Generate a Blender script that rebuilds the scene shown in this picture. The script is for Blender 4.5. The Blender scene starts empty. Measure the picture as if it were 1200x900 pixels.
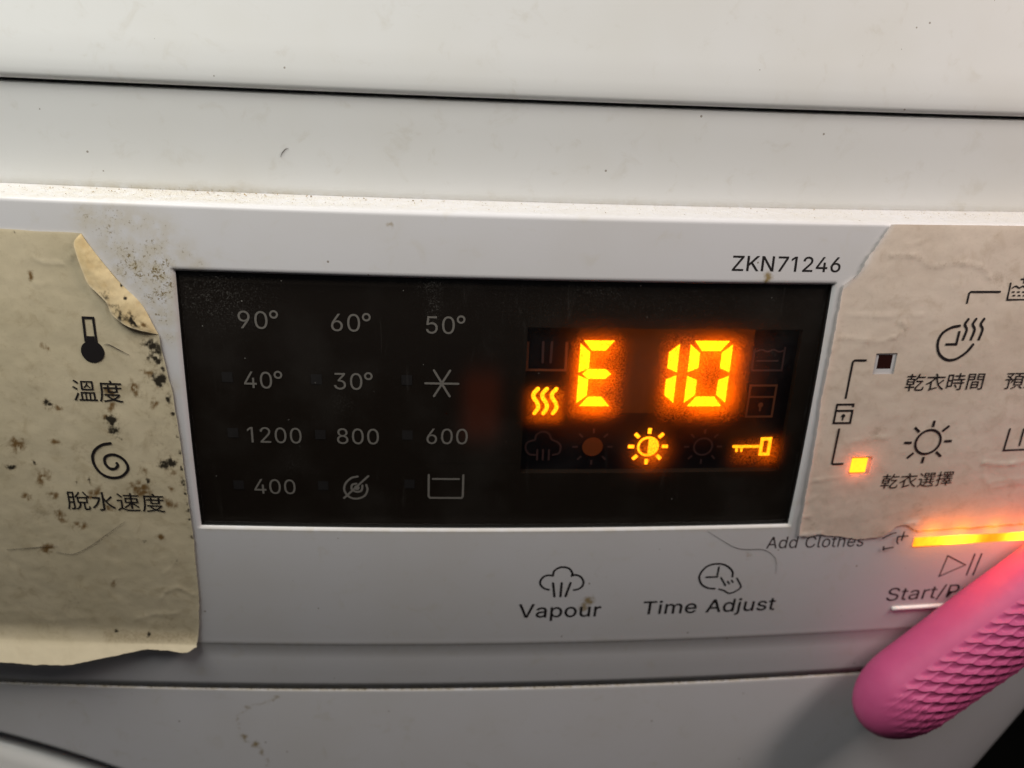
import bpy, bmesh, math, random
import numpy as np
from mathutils import Vector, Matrix, Euler, noise as mnoise
random.seed(7); rng = np.random.default_rng(7)
MM = 0.001
scene = bpy.context.scene
# ------------------------------------------------------------------ camera, light, exposure
cam_d = bpy.data.cameras.new('camera'); cam = bpy.data.objects.new('camera', cam_d)
scene.collection.objects.link(cam); scene.camera = cam
cam_d.sensor_width = 36.0; cam_d.sensor_fit = 'HORIZONTAL'; cam_d.lens = 31.121
cam.location = (-0.0123, -0.1507, 0.07609)
cam.rotation_euler = (math.radians(65.1669), math.radians(-2.6605), math.radians(-3.5452))
cam_d.clip_start = 0.005; cam_d.clip_end = 20
cam_d.dof.use_dof = True; cam_d.dof.focus_distance = 0.160; cam_d.dof.aperture_fstop = 15

world = bpy.data.worlds.new('World'); scene.world = world; world.use_nodes = True
bgn = world.node_tree.nodes['Background']
bgn.inputs[0].default_value = (0.84, 0.86, 1.0, 1); bgn.inputs[1].default_value = 0.036

def area_lamp(name, loc, target, size, power, col, spread=math.pi):
    d = bpy.data.lights.new(name, 'AREA'); d.shape = 'RECTANGLE'
    d.size, d.size_y = size; d.energy = power; d.color = col; d.spread = spread
    o = bpy.data.objects.new(name, d); scene.collection.objects.link(o)
    o.location = loc
    o.rotation_euler = (Vector(target) - Vector(loc)).to_track_quat('-Z', 'Y').to_euler()
    return o
area_lamp('ceiling_lamp', (-0.16, -0.080, 0.275), (-0.03, 0.01, 0.0), (0.26, 0.11), 1.08, (1.0, 1.0, 0.945))
area_lamp('side_fill', (0.27, -0.10, 0.26), (0.06, 0.01, 0.0), (0.18, 0.10), 0.90, (1.0, 0.87, 0.81))  # added warm fill for the pinkish cast; no such lamp is known

scene.view_settings.view_transform = 'Standard'; scene.view_settings.look = 'None'
scene.view_settings.exposure = 0.0; scene.view_settings.gamma = 1.0
scene.view_settings.use_curve_mapping = False
scene.cycles.use_denoising = True
scene.cycles.max_bounces = 10; scene.cycles.transparent_max_bounces = 16
scene.cycles.sample_clamp_indirect = 6.0

# ------------------------------------------------------------------ surfaces (millimetres; x right, z up, y into the machine)
KX, X0, KZ, ZC = 0.37453e-3, -15.09, 1.2e-3, -20.0
def Dx(x): return KX * (x - X0) ** 2
def S(x, z): return Dx(x) + KZ * (z - ZC) ** 2           # face of the control panel
YB = 12.13                                               # set-back of the strip above the panel
YL = 2.95                                                 # face of the front below the panel

# ------------------------------------------------------------------ helpers
def link(o, parent=None):
    scene.collection.objects.link(o)
    if parent is not None:
        o.parent = parent
        o.matrix_parent_inverse = Matrix.Translation(-world_loc(parent))
    return o
def world_loc(o):
    l = o.location.copy()
    return l
def mesh_obj(name, verts, faces, mat, parent=None, smooth=True, attrs=None, mats=None, fmat=None):
    me = bpy.data.meshes.new(name)
    v = np.asarray(verts, float) * MM
    me.from_pydata(v.tolist(), [], faces)
    if mats:
        for m in mats: me.materials.append(m)
        me.polygons.foreach_set('material_index', np.asarray(fmat, np.int32))
    else: me.materials.append(mat)
    if smooth: me.polygons.foreach_set('use_smooth', np.ones(len(me.polygons), bool))
    for k, a in (attrs or {}).items():
        at = me.attributes.new(k, 'FLOAT', 'POINT'); at.data.foreach_set('value', np.asarray(a, np.float32))
    me.update()
    o = bpy.data.objects.new(name, me)
    return link(o, parent)
def tag(o, label=None, cat=None, group=None, kind=None):
    if label: o['label'] = label
    if cat: o['category'] = cat
    if group: o['group'] = group
    if kind: o['kind'] = kind
    return o
def empty(name, loc, label, cat, group=None):
    o = bpy.data.objects.new(name, None); o.empty_display_size = 0.01
    scene.collection.objects.link(o); o.location = Vector(loc) * MM
    return tag(o, label, cat, group)
def grid_faces(nr, nc, skip=None, flip=False):
    f = []
    for r in range(nr - 1):
        for c in range(nc - 1):
            if skip is not None and skip[r, c]: continue
            a = r * nc + c
            q = (a, a + 1, a + nc + 1, a + nc)
            f.append(q[::-1] if flip else q)
    return f
def grid_obj(name, X, Y, Z, mat, parent, skip=None, attrs=None, flip=False):
    nr, nc = X.shape
    V = np.stack([X.ravel(), Y.ravel(), Z.ravel()], 1)
    return mesh_obj(name, V, grid_faces(nr, nc, skip, flip), mat, parent,
                    attrs={k: a.ravel() for k, a in (attrs or {}).items()})
def pl_dist(X, Z, pts):
    d = np.full(X.shape, 1e9)
    for (x0, z0), (x1, z1) in zip(pts[:-1], pts[1:]):
        dx, dz = x1 - x0, z1 - z0; L = dx * dx + dz * dz + 1e-9
        t = np.clip(((X - x0) * dx + (Z - z0) * dz) / L, 0, 1)
        d = np.minimum(d, np.hypot(X - x0 - t * dx, Z - z0 - t * dz))
    return d
def nz(X, Z, s, seed=0.0, octv=3):
    out = np.empty(X.size)
    xs, zs = X.ravel(), Z.ravel()
    for i in range(X.size):
        out[i] = mnoise.fractal(Vector((xs[i] / s + seed, zs[i] / s - seed, seed * .7)), 1.0, 2.0, octv)
    return out.reshape(X.shape)
def smooth_pl(pts, n=6, closed=False):
    P = [Vector(p) for p in pts]; out = []
    m = len(P)
    rngi = range(m if closed else m - 1)
    for i in rngi:
        if closed: p0, p1, p2, p3 = P[(i - 1) % m], P[i], P[(i + 1) % m], P[(i + 2) % m]
        else:
            p1, p2 = P[i], P[i + 1]
            p0 = P[i - 1] if i > 0 else p1 * 2 - p2
            p3 = P[i + 2] if i + 2 < m else p2 * 2 - p1
        for k in range(n):
            t = k / n
            out.append(0.5 * ((2 * p1) + (p2 - p0) * t + (2 * p0 - 5 * p1 + 4 * p2 - p3) * t * t + (3 * p1 - p0 - 3 * p2 + p3) * t ** 3))
    if not closed: out.append(P[-1])
    return [(p.x, p.y) for p in out]
def ribbon(pts, w, closed=False, cap=True):
    """flat mitred stroke in the x-z plane -> (verts2d, faces)"""
    P = [np.array(p, float) for p in pts]
    if closed and np.hypot(*(P[0] - P[-1])) < 1e-6: P = P[:-1]
    n = len(P); V = []; F = []; h = w / 2
    for i in range(n):
        a = P[i - 1] if (i > 0 or closed) else None
        b = P[(i + 1) % n] if (i < n - 1 or closed) else None
        d1 = (P[i] - a) if a is not None else (b - P[i]); d2 = (b - P[i]) if b is not None else (P[i] - a)
        d1 = d1 / (np.hypot(*d1) + 1e-12); d2 = d2 / (np.hypot(*d2) + 1e-12)
        n1 = np.array([-d1[1], d1[0]]); n2 = np.array([-d2[1], d2[0]])
        m = n1 + n2; L = np.hypot(*m)
        m = n1 if L < 0.2 else m / L
        k = min(1 / max(np.dot(m, n1), 0.35), 1.8)
        p = P[i]
        V += [p + m * h * k, p - m * h * k]
    for i in range(n if closed else n - 1):
        j = (i + 1) % n
        F.append((2 * i, 2 * i + 1, 2 * j + 1, 2 * j))
    if cap and not closed:
        for e, q in ((0, 1), (n - 1, n - 2)):
            d = P[e] - P[q]; d = d / (np.hypot(*d) + 1e-12); nn = np.array([-d[1], d[0]])
            base = len(V); ks = 5
            for s in range(1, ks):
                an = math.pi * s / ks
                V.append(P[e] + nn * h * math.cos(an) + d * h * math.sin(an))
            first, last = (2 * e, 2 * e + 1) if np.dot(np.array(V[2 * e]) - P[e], nn) > 0 else (2 * e + 1, 2 * e)
            F.append(tuple([first] + list(range(base, base + ks - 1)) + [last]))
    return V, F
def disc(c, r, n=28, rx=None):
    return [np.array((c[0] + r * math.cos(2 * math.pi * i / n), c[1] + (rx or r) * math.sin(2 * math.pi * i / n))) for i in range(n)], [tuple(range(n))]
def arcp(c, r, a0, a1, n=20):
    return [(c[0] + r * math.cos(math.radians(a0 + (a1 - a0) * i / n)), c[1] + r * math.sin(math.radians(a0 + (a1 - a0) * i / n))) for i in range(n + 1)]
def decal(name, shapes, yfun, mat, parent):
    """one flat print made of several 2-D shapes laid on the surface yfun"""
    V = []; F = []
    for v, f in shapes:
        b = len(V); V += [tuple(p) for p in v]; F += [tuple(i + b for i in q) for q in f]
    A = np.array(V)
    y = yfun(A[:, 0], A[:, 1])
    # face the camera (-y)
    F2 = []
    for q in F:
        a = 0
        for i in range(len(q)):
            p, r = A[q[i]], A[q[(i + 1) % len(q)]]; a += p[0] * r[1] - r[0] * p[1]
        F2.append(q if a > 0 else q[::-1])
    return mesh_obj(name, np.stack([A[:, 0], y, A[:, 1]], 1), F2, mat, parent, smooth=False)
GLYPHS = {   # outlines of the sans lettering, thousandths of an em: advance, contours (x,y,x,y,...)
    '/': (249, [[235,533,71,-76,14,-76,178,533]]),
    '0': (453, [[227,-7,199,-5,174,1,151,11,130,24,111,41,95,62,80,86,69,113,60,144,53,178,49,214,48,254,49,294,53,330,60,364,69,395,81,422,95,447,112,467,130,484,151,498,174,508,200,514,227,516,254,514,279,508,302,498,323,484,342,467,358,447,372,422,384,395,393,364,400,330,404,294,405,254,404,214,400,178,393,144,384,113,373,86,359,62,342,41,323,24,302,11,279,1,254,-5],[227,50,245,51,261,56,276,63,290,74,303,87,313,103,323,122,330,144,336,168,340,194,343,223,344,254,343,285,340,314,336,341,330,365,323,387,313,405,303,422,290,435,276,446,261,453,245,458,227,460,209,458,192,453,177,446,163,435,151,422,140,405,131,387,123,365,117,341,113,314,110,285,109,254,110,223,113,194,117,168,123,144,131,122,140,103,151,87,163,74,177,63,192,56,209,51]]),
    '1': (352, [[216,509,216,0,152,0,152,448,149,448,36,365,36,432,138,509]]),
    '2': (453, [[64,0,64,47,234,229,282,282,291,294,299,305,305,316,311,327,315,337,318,348,320,360,320,371,319,385,317,397,313,408,308,419,301,428,293,436,283,443,273,449,262,454,250,457,237,459,224,460,209,459,196,457,184,453,172,447,162,441,153,433,145,424,139,413,134,402,130,390,128,376,127,362,66,362,67,384,71,405,77,424,86,442,98,459,111,473,126,486,143,496,162,505,182,511,203,514,225,516,247,514,268,511,288,505,306,497,323,486,337,474,350,461,361,445,370,428,376,411,380,392,381,372,380,358,378,345,375,331,371,318,365,304,357,290,347,275,336,259,267,180,153,60,153,57,389,57,389,0]]),
    '3': (453, [[218,-7,195,-6,173,-3,152,2,133,10,114,19,98,30,83,43,70,57,60,74,52,91,46,111,44,132,109,132,111,119,115,107,120,97,126,87,134,78,144,71,154,64,165,59,178,55,191,52,204,50,219,50,234,51,248,53,262,56,275,61,287,67,297,74,307,83,315,93,321,104,325,116,328,130,329,145,328,158,326,172,322,184,316,196,308,207,299,217,288,226,275,234,260,240,242,244,223,247,201,248,157,248,157,299,288,448,288,452,70,452,70,509,372,509,372,461,211,278,211,289,239,290,264,288,287,284,308,276,327,265,344,253,359,239,371,222,381,205,387,186,392,166,393,145,392,123,387,103,380,84,370,66,358,50,344,36,327,23,309,12,288,4,266,-2,243,-6]]),
    '4': (453, [[40,105,40,158,247,509,311,509,109,166,109,163,413,163,413,105],[282,0,282,121,282,146,282,318,343,318,343,0]]),
    '5': (453, [[221,-7,199,-6,178,-2,159,3,140,11,123,21,108,32,94,45,83,60,73,76,66,93,62,111,60,130,122,130,124,119,127,108,132,98,138,89,145,80,154,73,163,66,173,60,184,56,196,52,208,50,221,50,236,51,250,53,264,58,276,64,288,72,298,82,307,92,314,104,320,117,324,131,327,146,328,162,327,178,324,193,320,208,314,221,306,233,297,244,286,254,275,262,262,269,248,273,233,276,218,277,205,276,192,275,180,272,167,268,156,264,145,258,136,252,128,246,67,253,96,509,366,509,366,452,151,452,134,301,136,301,145,308,155,315,166,320,178,325,190,329,203,331,216,333,229,334,247,333,263,330,279,326,294,321,308,314,321,306,334,296,345,285,355,273,364,260,372,246,379,231,384,215,388,199,390,181,391,163,390,139,385,117,379,95,369,76,357,57,343,41,327,27,309,15,289,6,268,-1,245,-5]]),
    '6': (453, [[226,-7,203,-5,182,-1,161,5,142,15,125,26,109,40,96,56,84,74,75,94,69,115,65,138,64,162,65,180,68,199,73,219,80,239,89,261,102,285,118,311,137,340,252,509,322,509,151,261,145,261,149,268,154,275,159,281,165,288,172,293,179,299,187,303,196,307,205,310,214,312,224,314,235,314,257,313,278,309,298,303,316,295,332,284,346,271,359,257,370,240,378,221,384,201,388,180,389,157,388,134,384,112,377,92,368,73,356,55,343,39,327,26,310,14,291,5,271,-2,249,-6],[226,48,241,49,254,52,267,56,279,63,289,70,299,79,307,90,314,101,320,114,324,128,327,142,327,157,327,173,324,187,320,201,314,213,307,225,299,235,289,244,279,251,267,258,254,262,241,264,226,265,212,264,198,262,186,258,174,252,163,244,153,235,145,225,138,214,132,201,128,188,126,174,125,158,126,143,128,128,132,114,138,102,145,90,153,79,163,70,174,63,186,56,198,52,212,49]]),
    '7': (453, [[97,0,323,448,323,452,62,452,62,509,391,509,391,449,165,0]]),
    '8': (453, [[226,-7,201,-6,178,-2,156,3,136,11,117,21,101,33,86,47,74,62,64,78,57,96,53,115,52,135,53,151,55,166,59,181,65,195,72,208,81,220,90,231,101,241,113,249,125,256,139,261,153,265,153,267,135,273,119,282,105,293,93,308,83,324,76,342,72,360,70,380,72,399,75,417,82,434,90,450,101,464,114,477,129,488,146,498,164,506,184,511,204,514,226,516,248,514,269,511,288,506,306,498,323,488,337,477,350,464,361,450,370,434,377,417,380,399,382,380,380,361,376,342,369,324,359,308,347,293,333,282,318,273,300,267,300,265,314,261,327,256,339,249,351,241,362,231,372,220,380,208,387,195,393,181,397,166,400,151,401,135,399,115,395,96,388,78,378,62,366,47,352,33,335,21,317,11,296,3,275,-2,251,-6],[226,49,243,50,258,52,272,55,285,60,296,66,307,74,315,82,323,91,329,102,333,113,336,126,337,139,336,152,333,165,329,177,322,189,314,199,305,208,295,216,283,223,270,228,256,232,242,234,226,235,211,234,196,232,182,228,169,223,157,216,147,208,138,199,130,189,123,177,119,165,116,152,115,139,116,126,119,113,123,102,129,91,136,82,145,74,156,66,167,60,180,55,195,52,210,50],[226,290,239,290,252,292,263,296,274,300,284,306,293,313,300,321,307,330,312,341,316,351,318,363,319,376,318,388,316,399,313,410,308,420,301,429,294,437,285,444,275,449,264,454,252,457,240,459,226,460,213,459,200,457,188,454,177,449,167,444,159,437,151,429,145,420,139,410,136,399,134,388,133,376,134,363,136,351,139,341,145,330,151,321,159,313,168,306,178,300,189,296,201,292,213,290]]),
    '9': (453, [[226,516,249,514,271,510,291,503,310,494,328,482,343,468,356,452,368,434,377,414,384,393,388,371,389,347,388,328,385,309,380,290,373,270,363,248,350,224,334,197,315,168,200,0,130,0,301,248,307,248,303,240,299,234,294,227,287,221,281,215,273,210,265,206,257,202,248,199,238,196,228,195,218,195,195,196,175,199,155,206,137,214,121,225,106,237,94,252,83,269,74,287,68,307,65,329,64,352,65,375,69,397,75,417,85,436,96,454,110,469,125,483,143,494,162,504,182,510,203,514],[226,460,212,459,199,457,186,452,174,446,163,438,154,429,145,419,138,407,133,395,129,381,126,367,125,352,126,336,129,322,133,308,138,295,145,284,154,274,163,265,174,257,186,251,199,247,212,244,226,243,240,244,254,247,267,251,279,257,289,265,299,273,307,284,314,295,320,308,324,321,327,335,327,350,327,366,324,381,320,394,314,407,307,419,299,429,290,438,279,446,267,452,254,457,241,459]]),
    'A': (480, [[16,0,201,509,276,509,463,0,395,0,287,302,264,372,232,478,245,478,213,371,191,302,85,0],[110,142,110,199,370,199,370,142]]),
    'C': (510, [[267,-7,235,-5,205,1,177,11,150,25,126,42,104,63,86,88,70,115,57,146,48,179,42,215,40,254,42,293,48,329,57,362,70,393,86,421,104,445,126,466,150,484,177,498,205,508,235,514,267,516,286,515,305,513,323,509,340,504,357,498,373,490,388,481,402,471,415,460,427,447,438,433,448,418,456,402,463,385,469,367,473,348,408,348,405,361,401,373,395,384,389,395,382,404,375,413,366,421,357,428,348,435,337,440,327,445,315,449,304,452,292,454,280,455,267,456,245,454,223,450,203,443,184,432,166,419,150,403,137,385,125,364,116,340,109,314,105,285,103,254,105,223,109,194,116,168,125,145,137,123,151,105,166,89,184,76,203,66,223,59,245,54,267,53,280,53,292,55,304,57,315,60,327,64,337,69,348,74,357,81,366,88,375,96,382,105,389,114,395,125,401,136,405,148,408,160,473,160,469,142,463,124,457,107,448,91,438,76,428,62,416,49,402,38,388,28,373,19,357,11,341,5,323,0,305,-4,286,-6]]),
    'K': (467, [[104,145,104,216,139,261,174,303,212,344,364,509,448,509,231,276,228,276],[60,0,60,509,125,509,125,334,124,225,125,193,125,0],[372,0,188,259,228,309,449,0]]),
    'N': (523, [[60,0,60,509,136,509,343,183,363,151,388,107,414,55,405,54,401,108,399,157,399,195,399,509,463,509,463,0,387,0,202,290,177,331,148,381,108,452,119,454,122,384,124,328,125,291,125,0]]),
    'P': (445, [[60,0,60,509,235,509,263,507,289,503,312,497,332,487,350,476,366,462,379,447,390,430,398,411,404,391,407,370,409,348,407,325,404,304,398,284,390,265,379,248,366,233,350,219,332,207,312,198,289,191,263,187,235,186,109,186,109,242,233,242,252,243,269,246,284,250,297,256,308,264,318,272,327,282,333,294,338,306,342,319,344,333,344,348,344,362,342,376,338,389,333,402,326,413,318,423,308,431,297,439,284,444,268,449,251,451,232,452,125,452,125,0]]),
    'S': (447, [[224,-9,197,-8,172,-4,149,1,128,9,108,19,91,31,76,45,64,60,54,77,46,96,41,115,38,137,104,137,107,123,110,110,116,98,123,88,132,79,142,71,154,64,166,59,180,55,194,52,209,50,224,49,241,50,257,52,272,55,286,60,299,66,311,74,321,82,329,92,336,102,341,114,345,126,346,139,345,151,342,161,338,171,332,179,325,186,316,193,307,199,296,205,245,222,184,239,154,249,128,260,105,274,86,289,71,307,60,326,54,348,52,372,53,393,58,413,65,431,75,448,87,463,102,476,119,488,138,498,158,506,180,511,203,514,227,516,252,514,275,511,296,505,316,498,334,488,351,476,365,463,377,449,387,433,394,415,399,397,401,378,337,378,334,396,326,412,316,426,302,437,286,447,267,453,247,457,225,459,209,458,194,456,180,452,167,448,156,442,145,435,136,427,129,418,123,409,118,398,116,387,115,376,116,363,119,352,124,342,131,334,139,326,148,319,158,313,169,308,212,293,264,279,312,264,324,258,336,252,347,245,359,238,369,229,379,220,387,209,395,198,401,185,405,171,407,155,408,139,407,118,403,99,396,81,386,64,374,48,360,34,343,21,323,11,302,2,278,-4,252,-8]]),
    'T': (449, [[32,452,32,509,417,509,417,452,257,452,257,0,193,0,193,452]]),
    'V': (480, [[204,0,16,509,84,509,192,206,215,137,248,31,235,31,267,138,290,206,395,509,463,509,278,0]]),
    'Z': (438, [[42,0,42,46,273,385,306,431,341,476,348,454,285,452,223,452,40,452,40,509,397,509,397,462,169,129,134,81,97,33,90,54,152,57,214,57,399,57,399,0]]),
    'a': (389, [[160,-9,142,-8,126,-5,110,-1,94,5,80,12,68,22,57,32,48,45,40,58,35,73,31,90,30,108,31,123,34,138,38,150,43,161,50,171,58,179,67,187,78,193,89,199,100,203,112,207,125,211,178,220,234,227,244,228,252,230,259,232,265,235,270,238,273,243,275,248,276,255,276,257,275,268,273,279,271,288,267,297,262,304,256,311,248,317,240,322,230,326,220,329,208,330,196,331,183,330,171,329,159,326,149,322,140,318,132,313,124,307,118,301,112,294,107,288,103,281,100,274,41,291,48,308,57,322,67,335,79,346,91,355,104,364,118,370,133,375,148,379,163,382,179,384,194,384,239,379,251,376,263,372,275,367,286,360,296,353,306,343,315,333,322,320,329,306,333,290,336,272,337,251,337,0,277,0,277,52,272,52,252,25,244,18,236,12,226,6,215,1,203,-3,190,-6,176,-8],[170,45,187,46,202,49,216,53,228,59,239,66,248,74,257,83,263,93,269,104,272,115,275,126,276,138,276,190,259,182,231,176,200,171,175,168,134,159,125,155,117,150,110,145,103,139,98,132,95,124,93,115,92,105,92,95,94,87,98,79,102,72,107,66,114,61,121,56,130,52,139,49,149,47,159,46]]),
    'd': (424, [[195,-8,172,-7,151,-2,130,5,111,16,94,29,79,45,66,64,55,84,46,108,39,133,35,160,34,189,35,218,39,245,46,270,55,293,66,313,79,332,95,347,112,361,131,371,151,378,173,383,196,384,213,384,228,381,241,378,253,373,263,367,272,360,280,353,287,346,306,319,311,319,311,509,372,509,372,0,313,0,313,59,307,59,287,31,280,24,272,17,263,10,252,4,241,-1,227,-5,212,-7],[205,47,221,48,236,51,250,57,263,65,274,75,284,86,293,100,299,115,305,132,309,150,311,169,312,189,311,210,309,229,305,247,300,263,293,278,284,291,275,302,263,312,251,320,237,325,221,329,205,330,187,329,172,325,157,319,145,311,133,301,124,290,115,276,108,261,103,245,99,227,97,209,96,189,97,170,99,151,103,133,109,117,115,101,124,88,134,76,145,66,158,57,172,51,188,48]]),
    'e': (404, [[212,-8,185,-7,161,-2,138,6,117,16,98,30,82,46,68,64,56,85,46,108,40,132,35,159,34,187,35,215,39,242,46,267,55,290,67,311,81,329,97,346,115,359,135,370,157,378,180,383,205,384,221,384,236,382,251,379,266,374,280,368,294,361,307,351,319,341,331,329,341,315,350,299,357,282,363,263,368,242,370,219,371,194,371,169,75,169,75,221,338,221,310,202,309,220,307,237,303,254,298,269,291,282,283,294,273,305,263,314,250,321,237,326,222,329,205,330,189,329,173,326,159,321,146,313,135,304,125,294,116,282,109,270,103,256,99,241,97,226,96,211,96,178,97,157,100,139,104,122,110,106,118,92,128,80,139,70,151,61,165,55,179,50,195,47,212,46,224,47,234,48,244,50,254,53,263,56,271,61,278,66,285,73,292,80,297,88,302,96,306,105,365,91,360,77,353,63,345,51,335,39,324,29,311,19,298,11,283,4,266,-1,249,-5,231,-7]]),
    'h': (410, [[114,227,114,0,53,0,53,509,114,509,114,287,102,287,112,312,124,332,137,349,152,362,169,372,187,379,207,383,227,384,246,383,264,380,280,376,295,369,309,360,321,349,332,336,341,321,348,304,353,285,356,264,357,240,357,0,296,0,296,235,295,256,290,275,283,291,273,304,260,315,246,323,229,328,210,329,197,328,184,326,172,322,161,317,150,311,141,303,133,293,126,283,121,271,117,257,114,243]]),
    'i': (167, [[53,0,53,379,114,379,114,0],[84,443,75,444,67,446,60,449,54,455,48,461,44,468,42,475,41,483,42,491,44,499,48,506,54,512,60,517,67,521,75,523,84,524,92,523,100,521,107,517,114,512,119,506,123,499,126,491,126,483,126,475,123,468,119,461,114,455,107,449,100,446,92,444]]),
    'j': (167, [[53,379,114,379,114,-30,113,-47,111,-63,107,-77,102,-90,95,-102,86,-113,76,-122,65,-129,52,-135,37,-139,21,-142,4,-143,-10,-143,-10,-87,2,-87,14,-86,25,-83,34,-78,40,-72,46,-64,50,-54,52,-42,53,-29],[83,443,75,444,67,446,60,449,53,455,48,461,44,468,42,475,41,483,42,491,44,499,48,506,53,512,60,517,67,521,75,523,83,524,92,523,100,521,107,517,114,512,119,506,123,499,125,491,126,483,125,475,123,468,119,461,114,455,107,449,100,446,92,444]]),
    'l': (189, [[139,-2,119,-1,101,3,86,10,74,20,65,33,58,47,54,65,53,84,53,509,114,509,114,99,114,87,115,77,117,68,120,62,124,58,130,54,137,53,146,52,160,53,170,54,181,3,162,-1]]),
    'm': (610, [[53,0,53,379,112,379,112,295,108,295,112,310,118,323,125,335,132,346,141,355,151,363,161,370,172,376,183,380,195,384,207,386,219,386,239,385,257,380,273,372,287,361,299,347,309,331,316,314,321,295,312,295,317,308,322,321,329,332,337,343,347,353,357,361,368,369,381,375,394,380,407,383,422,385,437,386,453,385,468,383,483,378,497,372,510,364,522,354,532,342,541,328,548,313,553,296,556,276,557,255,557,0,496,0,496,254,494,273,490,289,483,302,473,313,460,321,447,326,433,329,419,330,406,330,395,328,384,324,374,320,365,314,358,307,351,299,345,290,341,280,338,270,336,259,335,247,335,0,274,0,274,260,273,275,269,288,262,301,253,311,242,320,229,326,215,329,199,330,188,330,178,328,168,325,158,320,148,314,140,307,132,299,126,289,121,278,117,266,114,253,114,238,114,0]]),
    'o': (415, [[207,-8,182,-7,159,-2,137,6,117,16,98,30,82,46,68,64,56,85,46,108,40,133,36,159,34,187,36,216,40,243,46,268,56,291,68,312,82,330,98,346,117,360,137,371,159,378,182,383,207,384,233,383,256,378,278,371,299,360,317,346,333,330,347,312,359,291,369,268,376,243,380,216,381,187,380,159,376,133,369,108,359,85,347,64,333,46,317,30,299,16,278,6,256,-2,233,-7],[207,46,226,48,242,51,257,57,270,66,282,76,292,89,300,102,307,117,312,134,316,151,318,169,319,187,318,206,316,224,312,242,307,258,300,274,292,287,282,300,270,310,257,319,242,325,226,329,207,330,189,329,173,325,158,319,145,310,134,300,124,287,115,274,108,258,103,242,99,224,97,206,96,187,97,169,99,151,103,134,108,117,115,102,124,89,134,76,145,66,158,57,173,51,189,48]]),
    'p': (424, [[53,-143,53,379,112,379,112,319,118,319,137,346,144,353,152,360,161,367,171,373,183,378,197,381,212,384,229,384,252,383,274,378,294,371,313,361,330,347,345,332,359,313,370,293,379,270,385,245,389,218,390,189,389,160,385,133,379,108,370,84,359,64,346,45,330,29,313,16,294,5,274,-2,252,-7,229,-8,213,-7,198,-5,184,-1,173,4,162,10,153,17,145,24,138,31,118,59,114,59,114,-143],[220,47,237,48,253,51,267,57,279,66,291,76,301,88,309,101,316,117,321,133,325,151,327,170,328,189,327,209,325,227,321,245,316,261,309,276,301,290,291,301,280,311,267,319,253,325,237,329,220,330,203,329,188,325,174,320,161,312,150,302,140,291,132,278,125,263,120,247,116,229,113,210,113,189,113,169,116,150,120,132,125,115,132,100,140,86,150,75,162,65,174,57,188,51,204,48]]),
    'r': (259, [[53,0,53,379,112,379,112,321,115,321,122,335,130,347,140,358,152,367,166,375,181,380,196,384,213,385,229,384,243,384,243,322,230,324,207,326,194,325,182,323,170,319,159,315,149,309,140,301,132,293,126,284,121,273,117,262,114,250,114,237,114,0]]),
    's': (365, [[182,-8,163,-7,145,-5,128,-2,112,3,98,10,84,18,72,27,62,38,53,50,45,63,40,78,36,94,94,107,99,92,105,79,114,69,124,60,136,54,150,49,165,46,181,45,200,46,217,50,232,55,244,62,255,71,262,81,267,91,268,103,267,112,265,121,260,129,254,136,246,142,237,147,225,151,212,155,149,170,125,177,104,186,87,196,72,208,61,222,53,237,48,255,47,274,48,290,51,305,57,319,65,332,75,343,87,354,100,363,115,370,131,377,149,381,167,384,187,384,206,384,223,381,239,378,254,372,267,366,279,358,290,349,299,339,307,328,314,316,319,303,324,290,268,277,264,288,258,298,251,307,243,316,232,323,219,328,205,331,187,333,171,332,156,329,143,324,131,317,121,308,114,299,110,289,109,277,110,267,112,258,117,250,124,243,133,237,144,232,157,227,172,223,229,209,254,202,275,194,292,183,306,171,317,158,325,142,330,125,331,107,330,90,326,75,321,61,312,47,302,35,290,24,276,15,260,6,242,0,223,-5,203,-7]]),
    't': (227, [[204,379,204,327,6,327,6,379],[65,471,126,471,126,98,127,86,128,76,132,68,136,61,142,56,150,53,159,51,170,50,185,51,202,54,213,2,192,-3,168,-4,145,-3,125,2,107,10,92,21,80,35,72,52,67,71,65,93]]),
    'u': (410, [[182,-5,164,-4,146,-1,130,4,115,11,101,20,89,31,78,44,69,59,62,76,57,95,54,116,53,139,53,379,114,379,114,144,115,123,119,105,127,89,137,75,150,64,164,56,181,52,200,50,213,51,226,53,238,57,249,62,259,69,268,77,276,86,283,97,289,109,293,122,295,137,296,153,296,379,357,379,357,0,298,0,298,92,307,92,297,67,286,47,272,30,257,17,240,7,222,0,203,-4]]),
    ' ': (230, []),
}
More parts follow.
